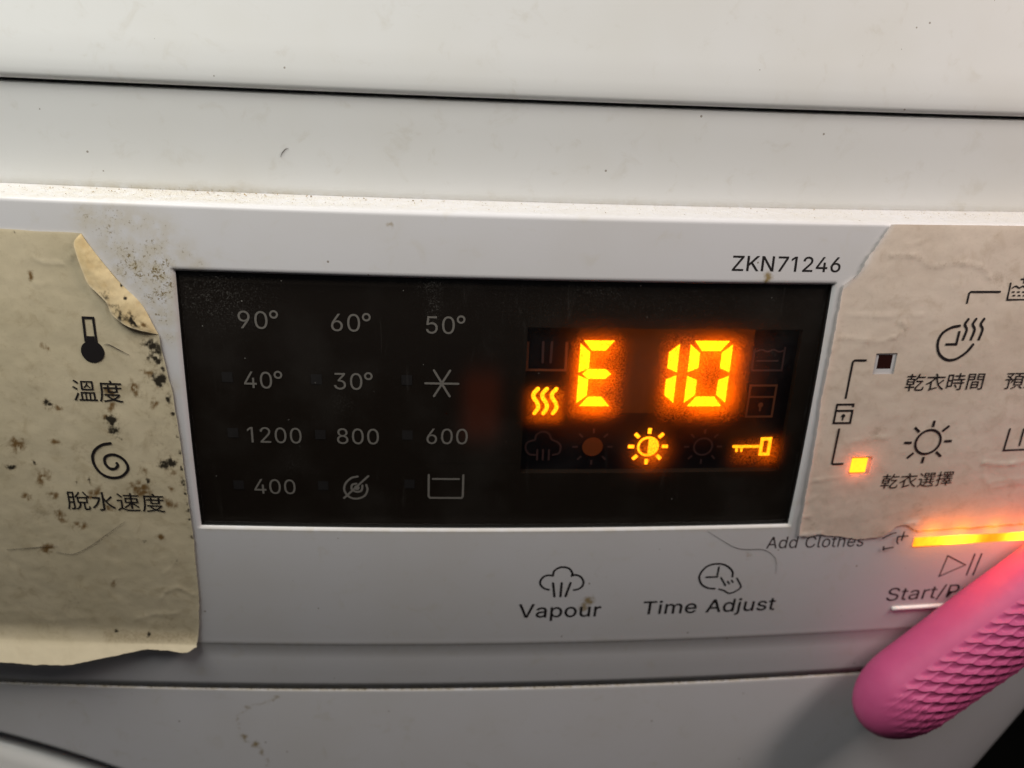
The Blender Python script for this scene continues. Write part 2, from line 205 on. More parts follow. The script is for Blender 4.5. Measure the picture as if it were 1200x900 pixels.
def text_shape(body, bl, br, cap, bold=0.0):
    """lettering as a flat mesh: baseline from bl to br (mm), cap height cap"""
    cjk = any(ord(c) > 0x2000 for c in body)
    def fill(cu):
        ob = bpy.data.objects.new('lettering', cu); scene.collection.objects.link(ob)
        dg = bpy.context.evaluated_depsgraph_get(); ev = ob.evaluated_get(dg); me = ev.to_mesh()
        c = [tuple(v.co[:2]) for v in me.vertices]; f = [tuple(p.vertices) for p in me.polygons]
        ev.to_mesh_clear(); bpy.data.objects.remove(ob); bpy.data.curves.remove(cu)
        return c, f
    if cjk:
        cu = bpy.data.curves.new('lettering', 'FONT'); cu.body = body; cu.size = 1.0; cu.resolution_u = 5
        co, fa = fill(cu)
    else:
        co, fa, pen, outl = [], [], 0.0, []
        for ch in body:
            adv, cs = GLYPHS[ch]
            P = [np.array(c, float).reshape(-1, 2) / 1000 for c in cs]
            ar = [float(np.sum(p[:, 0] * np.roll(p[:, 1], -1) - np.roll(p[:, 0], -1) * p[:, 1])) for p in P]
            sg = np.sign(ar[int(np.argmax(np.abs(ar)))]) if ar else 1
            if bold: outl += [p + np.array([pen, 0]) for p in P]
            outer = [k for k in range(len(P)) if ar[k] * sg > 0]; holes = [k for k in range(len(P)) if ar[k] * sg < 0]
            for k in outer:
                lo, hi = P[k].min(0), P[k].max(0)
                grp = [k] + [h for h in holes if (P[h].min(0) > lo - .001).all() and (P[h].max(0) < hi + .001).all()]
                cu = bpy.data.curves.new('lettering', 'CURVE'); cu.dimensions = '2D'; cu.fill_mode = 'BOTH'
                for q in grp:
                    sp = cu.splines.new('POLY'); sp.points.add(len(P[q]) - 1); sp.use_cyclic_u = True
                    for m in range(len(P[q])): sp.points[m].co = (P[q][m, 0], P[q][m, 1], 0, 1)
                c, f = fill(cu); b = len(co)
                co += [(x + pen, z) for x, z in c]; fa += [tuple(v + b for v in t) for t in f]
            pen += adv / 1000 + .012
    for p in (outl if not cjk else []):                    # a hairline round each outline gives the heavier weight
        v, f = ribbon([tuple(q) for q in p], bold, True); b = len(co)
        co += [tuple(q) for q in v]; fa += [tuple(i + b for i in t) for t in f]
    co = np.array(co)
    x0, x1 = co[:, 0].min(), co[:, 0].max()
    z0, z1 = (co[:, 1].min(), co[:, 1].max()) if cjk else (0.0, .509)
    u = (co[:, 0] - x0) / (x1 - x0); w = (co[:, 1] - z0) / (z1 - z0)
    X = bl[0] + u * (br[0] - bl[0]); Z = bl[1] + u * (br[1] - bl[1]) + w * cap
    return list(np.stack([X, Z], 1)), fa
def box_shape(x0, x1, z0, z1): return [np.array(p) for p in ((x0, z0), (x1, z0), (x1, z1), (x0, z1))], [(0, 1, 2, 3)]
def slab(name, poly, y0, y1, mat, parent, bevel=0.0, yfun=None):
    """prism: outline poly (x,z) from depth y0 (front) to y1 behind yfun"""
    n = len(poly); A = np.array(poly, float)
    ar = sum(A[i][0] * A[(i + 1) % n][1] - A[(i + 1) % n][0] * A[i][1] for i in range(n))
    if ar < 0: A = A[::-1]
    yf = yfun or S
    c = A.mean(0)
    rings = []
    if bevel > 0:
        d = A - c; L = np.hypot(d[:, 0], d[:, 1])[:, None]
        rings.append((A - d / L * bevel, y0)); rings.append((A - d / L * bevel * .3, y0 + bevel * .3)); rings.append((A, y0 + bevel)); rings.append((A, y1))
    else: rings = [(A, y0), (A, y1)]
    V = []; F = []
    for B, y in rings: V += [(b[0], yf(b[0], b[1]) + y, b[1]) for b in B]
    F.append(tuple(range(n)))
    for r in range(len(rings) - 1):
        for i in range(n):
            j = (i + 1) % n; F.append((r * n + j, r * n + i, (r + 1) * n + i, (r + 1) * n + j))
    F.append(tuple((len(rings) - 1) * n + i for i in range(n))[::-1])
    return mesh_obj(name, V, F, mat, parent, smooth=False)
def tube(name, pts, r, mat, parent=None, taper=True, seg=6):
    V = []; F = []; n = len(pts)
    for i, p in enumerate(pts):
        p = np.array(p, float); q = np.array(pts[min(i + 1, n - 1)]) - np.array(pts[max(i - 1, 0)])
        q = q / (np.linalg.norm(q) + 1e-9); a = np.cross(q, (0, 1, 0)); a /= np.linalg.norm(a) + 1e-9; b = np.cross(q, a)
        rr = r * (1 - 0.6 * abs(2 * i / (n - 1) - 1) if taper else 1)
        for k in range(seg):
            t = 2 * math.pi * k / seg; V.append(p + rr * (a * math.cos(t) + b * math.sin(t)))
    for i in range(n - 1):
        for k in range(seg):
            k2 = (k + 1) % seg; F.append((i * seg + k, i * seg + k2, (i + 1) * seg + k2, (i + 1) * seg + k))
    F.append(tuple(range(seg))[::-1]); F.append(tuple((n - 1) * seg + k for k in range(seg)))
    return mesh_obj(name, V, F, mat, parent)

# ------------------------------------------------------------------ materials
class NT:
    def __init__(s, name):
        s.m = bpy.data.materials.new(name); s.m.use_nodes = True; s.t = s.m.node_tree; s.t.nodes.clear()
        s.out = s.n('ShaderNodeOutputMaterial')
    def n(s, typ, **kw):
        nd = s.t.nodes.new(typ)
        for k, v in kw.items(): setattr(nd, k, v)
        return nd
    def l(s, a, b): s.t.links.new(a, b)
    def setin(s, nd, name, v):
        if hasattr(v, 'links') or isinstance(v, bpy.types.NodeSocket): s.l(v, nd.inputs[name])
        else: nd.inputs[name].default_value = v
    def coord(s, scale=(1000, 1000, 1000)):
        tc = s.n('ShaderNodeTexCoord'); mp = s.n('ShaderNodeMapping'); mp.inputs['Scale'].default_value = scale
        s.l(tc.outputs['Object'], mp.inputs['Vector']); return mp.outputs['Vector']
    def noise(s, vec, scale, detail=4, rough=.55, dist=0.0):
        nd = s.n('ShaderNodeTexNoise'); s.l(vec, nd.inputs['Vector']); nd.inputs['Scale'].default_value = scale
        nd.inputs['Detail'].default_value = detail; nd.inputs['Roughness'].default_value = rough; nd.inputs['Distortion'].default_value = dist
        return nd.outputs['Fac']
    def voro(s, vec, scale, feature='F1'):
        nd = s.n('ShaderNodeTexVoronoi', feature=feature); s.l(vec, nd.inputs['Vector']); nd.inputs['Scale'].default_value = scale
        return nd
    def ramp(s, x, a, b, inv=False):
        nd = s.n('ShaderNodeMapRange'); nd.interpolation_type = 'SMOOTHSTEP'
        s.setin(nd, 'Value', x); nd.inputs['From Min'].default_value = a; nd.inputs['From Max'].default_value = b
        nd.inputs['To Min'].default_value = 1.0 if inv else 0.0; nd.inputs['To Max'].default_value = 0.0 if inv else 1.0
        return nd.outputs['Result']
    def math(s, op, a, b=0.0, clamp=False):
        nd = s.n('ShaderNodeMath', operation=op, use_clamp=clamp)
        for i, v in enumerate((a, b)):
            if isinstance(v, bpy.types.NodeSocket): s.l(v, nd.inputs[i])
            else: nd.inputs[i].default_value = v
        return nd.outputs[0]
    def mix(s, f, a, b):
        nd = s.n('ShaderNodeMix', data_type='RGBA')
        for i, v in ((0, f), (6, a), (7, b)):
            if isinstance(v, bpy.types.NodeSocket): s.l(v, nd.inputs[i])
            else: nd.inputs[i].default_value = v if i == 0 else (*v, 1)
        return nd.outputs[2]
    def attr(s, name):
        nd = s.n('ShaderNodeAttribute', attribute_name=name); return nd.outputs['Fac']
    def bump(s, h, strength, dist=0.0001, normal=None):
        nd = s.n('ShaderNodeBump'); s.l(h, nd.inputs['Height']); nd.inputs['Strength'].default_value = strength; nd.inputs['Distance'].default_value = dist
        if normal is not None: s.l(normal, nd.inputs['Normal'])
        return nd.outputs[0]
    def bsdf(s, col, rough=.4, normal=None, **kw):
        nd = s.n('ShaderNodeBsdfPrincipled'); s.setin(nd, 'Base Color', col if isinstance(col, bpy.types.NodeSocket) else (*col, 1))
        s.setin(nd, 'Roughness', rough)
        if normal is not None: s.l(normal, nd.inputs['Normal'])
        for k, v in kw.items(): s.setin(nd, k.replace('_', ' '), v)
        return nd.outputs[0]
    def done(s, sh): s.l(sh, s.out.inputs[0]); return s.m

def plastic(name, base, rough=.38, speck=1.0, grime=False):
    t = NT(name); v = t.coord()
    big = t.noise(v, .035, 3); col = t.mix(t.ramp(big, .35, .75), base, tuple(b * k for b, k in zip(base, (.965, .955, .93))))
    smear = t.noise(v, .22, 5, .6, .6); col = t.mix(t.math('MULTIPLY', t.ramp(smear, .55, .8), .38), col, (.57, .535, .45))
    sp = t.voro(v, .42); rnd = t.n('ShaderNodeSeparateColor'); t.l(sp.outputs['Color'], rnd.inputs[0])
    size = t.math('MULTIPLY', t.ramp(rnd.outputs[0], .86, 1.0), .095 * speck)
    dot = t.math('LESS_THAN', sp.outputs['Distance'], size)
    col = t.mix(t.math('MULTIPLY', dot, .75), col, (.20, .16, .11))
    if grime:
        g = t.attr('grime'); n1 = t.noise(v, 1.9, 6, .75); n2 = t.noise(v, .5, 3)
        mask = t.ramp(t.math('ADD', t.math('MULTIPLY', g, .24), n1), .68, .78)
        col = t.mix(t.math('MULTIPLY', t.math('MULTIPLY', g, t.ramp(n2, .25, .65)), .75), col, (.50, .42, .25))
        col = t.mix(t.math('MULTIPLY', mask, t.math('MULTIPLY', g, 1.3, True)), col, (.215, .16, .07))
        st = t.attr('stain'); n3 = t.noise(v, .9, 4, .6)
        sm = t.ramp(t.math('ADD', t.math('MULTIPLY', st, .55), t.math('MULTIPLY', n3, .7)), .55, .95)
        col = t.mix(t.math('MULTIPLY', sm, t.ramp(st, .02, .35)), col, (.30, .22, .10))
    b = t.bump(t.noise(v, 2.2, 2), .06, .0001)
    rg = t.math('ADD', t.math('MULTIPLY', t.noise(v, .3, 5, .65), .22), rough - .11)
    return t.done(t.bsdf(col, rg, b, Specular_IOR_Level=.35))
M_white = plastic('white_plastic', (.76, .765, .745))
M_strip = plastic('strip_plastic', (.76, .765, .745), .38, 1.0, True)
M_panel = plastic('panel_plastic', (.660, .652, .660), .42, 1.0, True)
M_low = plastic('front_plastic', (.715, .705, .715), .45, 1.0, True)
M_enamel = plastic('white_enamel', (.80, .795, .77), .33, .8)

def simple(name, col, rough=.5, **kw):
    t = NT(name); v = t.coord(); n = t.noise(v, .8, 3)
    c = t.mix(t.math('MULTIPLY', n, .35), col, tuple(x * .75 for x in col))
    return t.done(t.bsdf(c, rough, **kw))
M_gasket = simple('brown_gasket', (.060, .040, .040), .8)
M_dark = simple('dark_gap', (.012, .012, .011), .8)
M_rubber = simple('black_rubber', (.016, .016, .015), .6)
M_glow_wall = simple('dark_wall', (.018, .019, .013), .8)
M_ink = simple('black_ink', (.012, .009, .009), .55)
M_ink_pink = simple('faded_ink', (.060, .045, .045), .55)
M_numeral = simple('grey_print', (.42, .40, .37), .6)
M_back = simple('display_black', (.022, .015, .010), .5)
M_back2 = simple('display_speck', (.038, .035, .036), .5)
M_lcd = simple('lcd_black', (.006, .005, .008), .45)
M_unlit = simple('unlit_icon', (.22, .085, .045), .5)
M_unlit_red = simple('unlit_icon_amber', (.30, .075, .018), .5)
M_unlit_dim = simple('unlit_icon_dim', (.10, .055, .055), .5)
M_lens_dark = simple('unlit_lens', (.030, .008, .006), .25)

def emit(name, col, s):
    t = NT(name); v = t.coord(); n = t.noise(v, 1.3, 2)
    e = t.n('ShaderNodeEmission'); e.inputs[0].default_value = (*col, 1)
    t.l(t.math('MULTIPLY', t.math('ADD', t.math('MULTIPLY', n, .3), .85), s), e.inputs[1])
    return t.done(e.outputs[0])
M_seg = emit('lit_segment', (1, .24, .003), 9.0)
M_icon = emit('lit_icon', (1, .27, .005), 5.0)
M_icon2 = emit('lit_icon_soft', (1, .27, .006), 4.2)
M_led = emit('lit_led', (1, .30, .01), 3.2)
def make_module():
    t = NT('digit_module'); e = t.n('ShaderNodeEmission'); e.inputs[0].default_value = (1, .19, .01, 1); e.inputs[1].default_value = .030
    a = t.n('ShaderNodeAddShader'); t.l(t.bsdf((.06, .022, .010), .5), a.inputs[0]); t.l(e.outputs[0], a.inputs[1]); return t.done(a.outputs[0])
M_module = make_module()
def make_bar():
    t = NT('light_bar_diffuser'); tc = t.n('ShaderNodeTexCoord'); sx = t.n('ShaderNodeSeparateXYZ'); t.l(tc.outputs['Object'], sx.inputs[0])
    x = t.math('MULTIPLY', sx.outputs[0], 1000.0)
    tot = None
    for c, amp in ((93.0, .22), (101.0, 1.0), (117.0, 1.0), (133.0, 1.0)):                      # the LEDs behind the light guide
        d = t.math('DIVIDE', t.math('SUBTRACT', x, c), 4.2); g = t.math('POWER', 2.718, t.math('MULTIPLY', t.math('MULTIPLY', d, d), -1.0)); g = t.math('MULTIPLY', g, amp)
        tot = g if tot is None else t.math('ADD', tot, g)
    n = t.noise(t.coord(), .8, 4)
    e = t.n('ShaderNodeEmission'); e.inputs[0].default_value = (1, .21, .008, 1)
    t.l(t.math('MULTIPLY', t.math('ADD', t.math('MULTIPLY', tot, 9.0), 1.5), t.math('ADD', t.math('MULTIPLY', n, .6), .7)), e.inputs[1])
    return t.done(e.outputs[0])
M_bar = make_bar()
M_recess_glow = emit('recess_glow', (1, .12, .002), .85)

def make_glass():
    t = NT('smudged_cover_glass'); v = t.coord()
    fine = t.noise(v, 3.4, 6, .75, .2); gr = t.voro(v, 5.5)
    mid = t.noise(v, .42, 5, .6, .8); big = t.noise(v, .07, 3)
    a = t.attr('dust')  # film density shaped as a halo round the lit symbols
    lines = t.noise(t.coord((900, 900, 90)), .35, 5, .7, 1.2)
    sparkle = t.ramp(t.math('ADD', fine, t.math('MULTIPLY', gr.outputs['Distance'], .2)), .42, .84)
    body = t.math('MULTIPLY', a, t.math('ADD', t.math('MULTIPLY', sparkle, .62), .25))
    rest = t.math('MULTIPLY', t.ramp(mid, .50, .85), t.math('MULTIPLY', t.ramp(fine, .50, .75), .05))
    rest = t.math('ADD', rest, t.math('MULTIPLY', t.ramp(big, .45, .75), .012)); rest = t.math('ADD', rest, t.math('MULTIPLY', t.ramp(lines, .60, .80), .030))
    sm = t.attr('smear'); rest = t.math('ADD', rest, t.math('MULTIPLY', sm, t.math('MULTIPLY', t.ramp(fine, .5, .72), .35)))
    sp = t.voro(v, .55); rnd = t.n('ShaderNodeSeparateColor'); t.l(sp.outputs['Color'], rnd.inputs[0])
    dots = t.math('LESS_THAN', sp.outputs['Distance'], t.math('MULTIPLY', t.ramp(rnd.outputs[0], .80, 1.0), .085))
    rest = t.math('ADD', rest, t.math('MULTIPLY', dots, .22))
    tr = t.n('ShaderNodeBsdfTransparent'); tr.inputs[0].default_value = (.97, .955, .93, 1)
    gl = t.n('ShaderNodeBsdfGlossy'); gl.inputs['Roughness'].default_value = .09
    fr = t.n('ShaderNodeFresnel'); fr.inputs[0].default_value = 1.45
    m1 = t.n('ShaderNodeMixShader'); t.l(t.math('MULTIPLY', fr.outputs[0], .6), m1.inputs[0]); t.l(tr.outputs[0], m1.inputs[1]); t.l(gl.outputs[0], m1.inputs[2])
    tl = t.n('ShaderNodeBsdfTranslucent'); tl.inputs[0].default_value = (.98, .44, .10, 1)  # orange tint colours the halo
    df = t.n('ShaderNodeBsdfDiffuse'); df.inputs[0].default_value = (.55, .53, .48, 1)
    m2 = t.n('ShaderNodeMixShader'); t.l(t.math('ADD', body, 0.0, True), m2.inputs[0]); t.l(m1.outputs[0], m2.inputs[1]); t.l(tl.outputs[0], m2.inputs[2])
    m3 = t.n('ShaderNodeMixShader'); t.l(t.math('ADD', rest, 0.0, True), m3.inputs[0]); t.l(m2.outputs[0], m3.inputs[1]); t.l(df.outputs[0], m3.inputs[2])
    return t.done(m3.outputs[0])
M_glass = make_glass()

def paper(name, c1, c2, c3, trans=.10, fringe=(.84, .73, .52)):
    t = NT(name); v = t.coord()
    n1 = t.noise(v, .055, 4, .6, .4); n2 = t.noise(v, .3, 5, .65, .5); n3 = t.noise(v, 1.5, 4, .7)
    col = t.mix(t.ramp(n1, .35, .68), c1, c2)
    col = t.mix(t.math('MULTIPLY', t.ramp(n2, .48, .75), .55), col, c3)
    col = t.mix(t.math('MULTIPLY', t.ramp(n3, .50, .85), .22), col, tuple(x * .6 for x in c3))
    br = t.attr('brown'); bm = t.ramp(t.math('ADD', t.math('MULTIPLY', br, .8), t.math('MULTIPLY', n3, .55)), .40, 1.05)
    col = t.mix(t.math('MULTIPLY', bm, t.ramp(br, .02, .3)), col, (.20, .115, .040))
    mo = t.attr('mold'); mm = t.ramp(t.math('ADD', t.math('MULTIPLY', mo, .9), t.math('MULTIPLY', n3, .6)), .52, 1.0)
    col = t.mix(t.math('MULTIPLY', mm, t.ramp(mo, .02, .3)), col, (.035, .028, .018))
    ed = t.attr('pale'); col = t.mix(ed, col, fringe)
    fib = t.noise(t.coord((1000, 1000, 300)), 2.5, 3, .6)
    b = t.bump(t.math('ADD', t.math('MULTIPLY', n2, 1.0), t.math('MULTIPLY', fib, .15)), .35, .00012)
    s = t.bsdf(col, .62, b, Specular_IOR_Level=.25)
    tl = t.n('ShaderNodeBsdfTranslucent'); t.l(col, tl.inputs[0])
    mx = t.n('ShaderNodeMixShader'); mx.inputs[0].default_value = trans; t.l(s, mx.inputs[1]); t.l(tl.outputs[0], mx.inputs[2])
    return t.done(mx.outputs[0])
M_paperL = paper('yellowed_paper', (.64, .55, .37), (.72, .62, .43), (.47, .38, .23))
M_paperR = paper('aged_paper', (.76, .64, .52), (.83, .71, .59), (.61, .49, .37), .12, (.95, .92, .86))
M_flap = paper('paper_back', (.78, .60, .32), (.82, .66, .40), (.66, .46, .21))

def pink():
    t = NT('pink_silicone'); v = t.coord()
    n = t.noise(v, .25, 4); c = t.mix(n, (.52, .078, .215), (.59, .105, .255))
    b = t.bump(t.noise(v, 3.0, 3), .08, .0001)
    return t.done(t.bsdf(c, .50, b, Specular_IOR_Level=.35, Subsurface_Weight=.12, Subsurface_Scale=.002, Subsurface_Radius=(1, .35, .5)))
M_pink = pink()
M_dust = simple('pale_dust', (.82, .79, .68), .9)
M_dirt = simple('brown_dirt', (.36, .23, .07), .9)
M_hair = simple('hair', (.05, .038, .03), .5)
M_ridge = simple('white_ridge', (.86, .85, .82), .3)

# ------------------------------------------------------------------ the setting
def plane(name, co, mat):
    return tag(mesh_obj(name, co, [(0, 1, 2, 3)], mat, smooth=False), kind='structure')
plane('floor', [(-2500, -2500, -772), (2500, -2500, -772), (2500, 1500, -772), (-2500, 1500, -772)], M_glow_wall)
plane('wall', [(-2500, 640, -772), (2500, 640, -772), (2500, 640, 1500), (-2500, 640, 1500)], M_glow_wall)

# ------------------------------------------------------------------ the washing machine
wm = empty('washing_machine', (-140, 300, -770), 'white front loading washing machine with black error display on its grubby control panel', 'washing machine')
XL, XR = -300.0, 166.0
def xspan(step=1.2, lo=-125, hi=130, extra=()):
    a = np.concatenate([np.linspace(XL, lo, 12, endpoint=False), np.arange(lo, hi, step), np.linspace(hi, XR, 10), np.array(extra, float)])
    return np.unique(np.round(a, 3))
def rounded_end(x):                                       # front falls back at the right-hand corner
    t = np.clip((x - (XR - 22)) / 22, 0, 1); return 14 * (1 - np.sqrt(np.maximum(1 - t * t, 0)))
def sweep(name, prof, mat, xs, attrs=False):
    P = np.array(prof, float)
    X, Zt = np.meshgrid(xs, P[:, 1]); Y = np.meshgrid(xs, P[:, 0])[1] + Dx(X) + rounded_end(X)
    at = None
    if attrs:
        low = .75 * np.clip(1 - (Zt - 37.2) / 2.4, 0, 1) ** 1.5
        at = {'grime': low * (.35 + 1.1 * np.exp(-((X + 58) / 20) ** 2) + .3 * np.exp(-((X - 25) / 30) ** 2)), 'stain': np.zeros(X.shape)}
    return grid_obj(name, X, Y, Zt, mat, wm, attrs=at, flip=True)
ZS = 55.75                                                # the seam
xs = xspan(2.5)
def arc_prof(cy, cz, r, a0, a1, n=8):
    return [(cy + r * math.cos(math.radians(a0 + (a1 - a0) * i / n)), cz + r * math.sin(math.radians(a0 + (a1 - a0) * i / n))) for i in range(n + 1)]
top = [(260, 112), (60, 111.5)] + [(YB + 11.5 - 11.5 * math.sin(t) + 34 * (1 - math.sin(t)) ** 2 * .0 , 0) for t in []]
top += [(YB + 30, 110), (YB + 20, 107.5), (YB + 13, 103.5), (YB + 8, 97.5), (YB + 5, 91), (YB + 3.2, 84), (YB + 1.9, 77), (YB + 1.0, 70), (YB - .3, 64), (YB - 1.0, 60), (YB - 1.2, 58.2)]
top += arc_prof(YB + .0, ZS + 1.55, 1.2, 180, 270, 7) + [(YB + 6, ZS + .33)]
sweep('worktop', top, M_white, xs)
band = [(YB + 6, ZS - .22)] + arc_prof(YB + .5, ZS - .75, .5, 90, 180, 7) + [(YB, 50), (YB, 46), (YB + .05, 41), (YB + .12, 39.6), (YB + .15, 39), (YB + .2, 38.5), (YB + .4, 37.8), (YB + .6, 37.2)]
sweep('upper_strip', band, M_strip, xs, True)
sweep('seam_gasket', [(YB + 3.2, ZS + 1.5), (YB + 3.2, ZS - 1.5)], M_gasket, xs)

# control panel with the display opening
HX0, HX1, HZ0, HZ1 = -60.4, 60.6, -26.65, 25.6
CH = .75
panel_xs = xspan(.7, extra=[HX0, HX1, HX0 - CH, HX1 + CH, HX0 - CH / 2, HX1 + CH / 2])
zs = np.unique(np.round(np.concatenate([np.arange(-56.6, 36.6, .7), [36.6, -56.6, HZ0, HZ1, HZ0 - CH / 2, HZ1 + CH / 2, HZ0 - CH, HZ1 + CH]]), 3))[::-1]
sf = lambda z: KZ * (z - ZC) ** 2
f36 = sf(36.6); f56 = sf(-56.6)
ledge = [(YB + .4, 37.75), (YB - 1.5, 37.6), (YB - 4, 37.55), (f36 + 2.2, 37.5)] + [(f36 + .95 - .95 * math.sin(math.radians(a)), 36.6 + .88 * math.cos(math.radians(a))) for a in (0, 18, 36, 54, 72)]
bottom = [(f56 + .03, -57.1), (f56 + .09, -57.6), (f56 + .18, -57.95), (f56 + .28, -58.2), (f56 + .50, -62), (f56 + .85, -66), (f56 + 1.2, -69.5), (f56 + 1.4, -71.5), (5.0, -71.72)]
rows = [(y, z, False) for y, z in ledge] + [(sf(z), z, True) for z in zs] + [(y, z, False) for y, z in bottom]
PX, PZ = np.meshgrid(panel_xs, np.array([r[1] for r in rows]))
PY = np.meshgrid(panel_xs, np.array([r[0] for r in rows]))[1] + Dx(PX) + rounded_end(PX)
def hole_depth(X, Z):
    dx = np.maximum(HX0 - X, X - HX1); dz = np.maximum((HZ0 - Z) * 2.0, Z - HZ1); d = np.maximum(dx, dz)
    t = np.clip(1 - d / CH, 0, 1); return .62 * t * t
PY = PY + hole_depth(PX, PZ)
cx = (PX[:-1, :-1] + PX[1:, 1:]) / 2; cz = (PZ[:-1, :-1] + PZ[1:, 1:]) / 2
skip = (cx > HX0) & (cx < HX1) & (cz > HZ0) & (cz < HZ1)
GR = [(-73.5, 34.0, 1.4, .5), (-71.5, 32.7, 2.2, .6), (-68.2, 28, 2.2, .75), (-67.2, 26.3, 1.5, .85), (-66.4, 24.3, 1.4, .8), (-65, 28, 2, .6), (-62, 33, 1.5, .5), (-58.5, 29, 1.5, .5), (-56, 27, 1.2, .5), (-75, 34.5, 1.6, .6), (-70, 34.5, 2, .6), (-61.8, 23.5, 1.3, .8), (-64, 16.5, 1, .6), (-63.7, 29.7, 1.6, .7), (-63.3, 25.2, 1.9, .9), (-62.9, 21.4, 1.6, .8), (-63, 17.5, 1.6, .7), (-64.5, 33.8, 1.6, .5), (-62.1, 30.5, 1.2, .6), (-61.7, 26.8, 1.2, .8), (-71, 30.2, 1.9, .6), (-67.7, 34, 2.2, .5), (-69.5, 25.5, 1.5, .7), (-65.3, 20.5, 1.5, .7), (-62.3, 13.5, 1.1, .6), (-61.8, -12, 1, .3), (-62, 4, 1, .4)]
ST = [(-22.3, 35, .6, .8), (19.4, -45.6, 1.2, 1), (18.4, -47.5, .9, 1), (47.5, 27.1, .8, 1), (47.3, 26.3, .6, 1), (20.6, -39, 3.1, .35), (52.8, -34.3, 1.4, .5), (24, -40, 2, .3), (-39.6, -31, 4.6, .12)]
gm = np.zeros(PX.shape); sm = np.zeros(PX.shape)
for x, z, r, s in GR: gm = np.maximum(gm, s * np.exp(-((PX - x) ** 2 + (PZ - z) ** 2) / (1.7 * r) ** 2))
for x, z, r, s in ST: sm = np.maximum(sm, s * np.exp(-((PX - x) ** 2 + (PZ - z) ** 2) / (1.6 * r) ** 2))
gm = np.maximum(gm, .40 * np.exp(-((PZ - 37.6) / .5) ** 2) * (PY > 6) * (.4 + .6 * np.exp(-((PX + 65) / 30) ** 2)))
gm = np.maximum(gm, .35 * np.exp(-((PZ + 57.8) / .5) ** 2)); gm = np.maximum(gm, .75 * np.exp(-((PZ + 71.7) / .5) ** 2))
gm = np.maximum(gm, .35 * np.exp(-((PZ - HZ0 + .5) / .5) ** 2) * (np.abs(PX) < 61))
panel = grid_obj('control_panel', PX, PY, PZ, M_panel, wm, skip, {'grime': gm, 'stain': sm}, flip=True)
# inner walls of the opening
def ring(pts, n):
    o = []
    for (a, b) in zip(pts, pts[1:] + pts[:1]):
        for i in range(n): o.append((a[0] + (b[0] - a[0]) * i / n, a[1] + (b[1] - a[1]) * i / n))
    return o
rg = ring([(HX0, HZ0), (HX1, HZ0), (HX1, HZ1), (HX0, HZ1)], 30); n = len(rg)
V = [(x, S(x, z) + .62, z) for x, z in rg] + [(x, S(x, z) + 4.2, z) for x, z in rg]
mesh_obj('opening_wall', V, [((i + 1) % n, i, n + i, n + (i + 1) % n) for i in range(n)], M_rubber, panel, smooth=False)

# the black display
def off(d): return lambda x, z: S(x, z) + d
WX0, WX1, WZ0, WZ1 = 3.0, 56.6, -14.2, 16.4              # LCD window
bx = np.unique(np.round(np.concatenate([np.linspace(HX0, HX1, 50), [WX0, WX1]]), 3)); bz = np.unique(np.round(np.concatenate([np.linspace(HZ0, HZ1, 24), [WZ0, WZ1]]), 3))
BX, BZ = np.meshgrid(bx, bz); bcx = (BX[:-1, :-1] + BX[1:, 1:]) / 2; bcz = (BZ[:-1, :-1] + BZ[1:, 1:]) / 2
display = grid_obj('display', BX, S(BX, BZ) + 1.6, BZ, M_back, wm, (bcx > WX0) & (bcx < WX1) & (bcz > WZ0) & (bcz < WZ1))
rg = ring([(WX0, WZ0), (WX1, WZ0), (WX1, WZ1), (WX0, WZ1)], 16); n = len(rg)
V = [(x, S(x, z) + 1.6, z) for x, z in rg] + [(x, S(x, z) + 3.2, z) for x, z in rg]
mesh_obj('window_wall', V, [((i + 1) % n, i, n + i, n + (i + 1) % n) for i in range(n)], M_back, display, smooth=False)
lx, lz = np.meshgrid(np.linspace(WX0, WX1, 24), np.linspace(WZ0, WZ1, 14))
grid_obj('lcd_plate', lx, S(lx, lz) + 3.15, lz, M_lcd, display)
mx, mz = np.meshgrid(np.linspace(13.0, 47.6, 14), np.linspace(-1.6, 16.0, 8))
grid_obj('digit_module', mx, S(mx, mz) + 3.10, mz, M_module, display)
def red_glow_mat():  # self-glowing patch with painted falloff for the dim red light on the backing
    t = NT('painted_red_glow'); e = t.n('ShaderNodeEmission'); e.inputs[0].default_value = (1, .13, .03, 1)
    t.l(t.math('MULTIPLY', t.attr('glow_falloff'), .017), e.inputs[1]); a = t.n('ShaderNodeAddShader')
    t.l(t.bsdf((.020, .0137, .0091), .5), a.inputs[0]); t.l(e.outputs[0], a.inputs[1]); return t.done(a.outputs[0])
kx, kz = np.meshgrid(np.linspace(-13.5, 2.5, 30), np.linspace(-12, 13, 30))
grid_obj('painted_red_glow', kx, S(kx, kz) + 1.57, kz, red_glow_mat(), display, attrs={'glow_falloff': np.exp(-(np.maximum(np.abs(kx + 5.2) - 1.2, 0) / 2.6) ** 2 - (np.maximum(np.abs(kz - .5) - 3.5, 0) / 4.0) ** 2)})
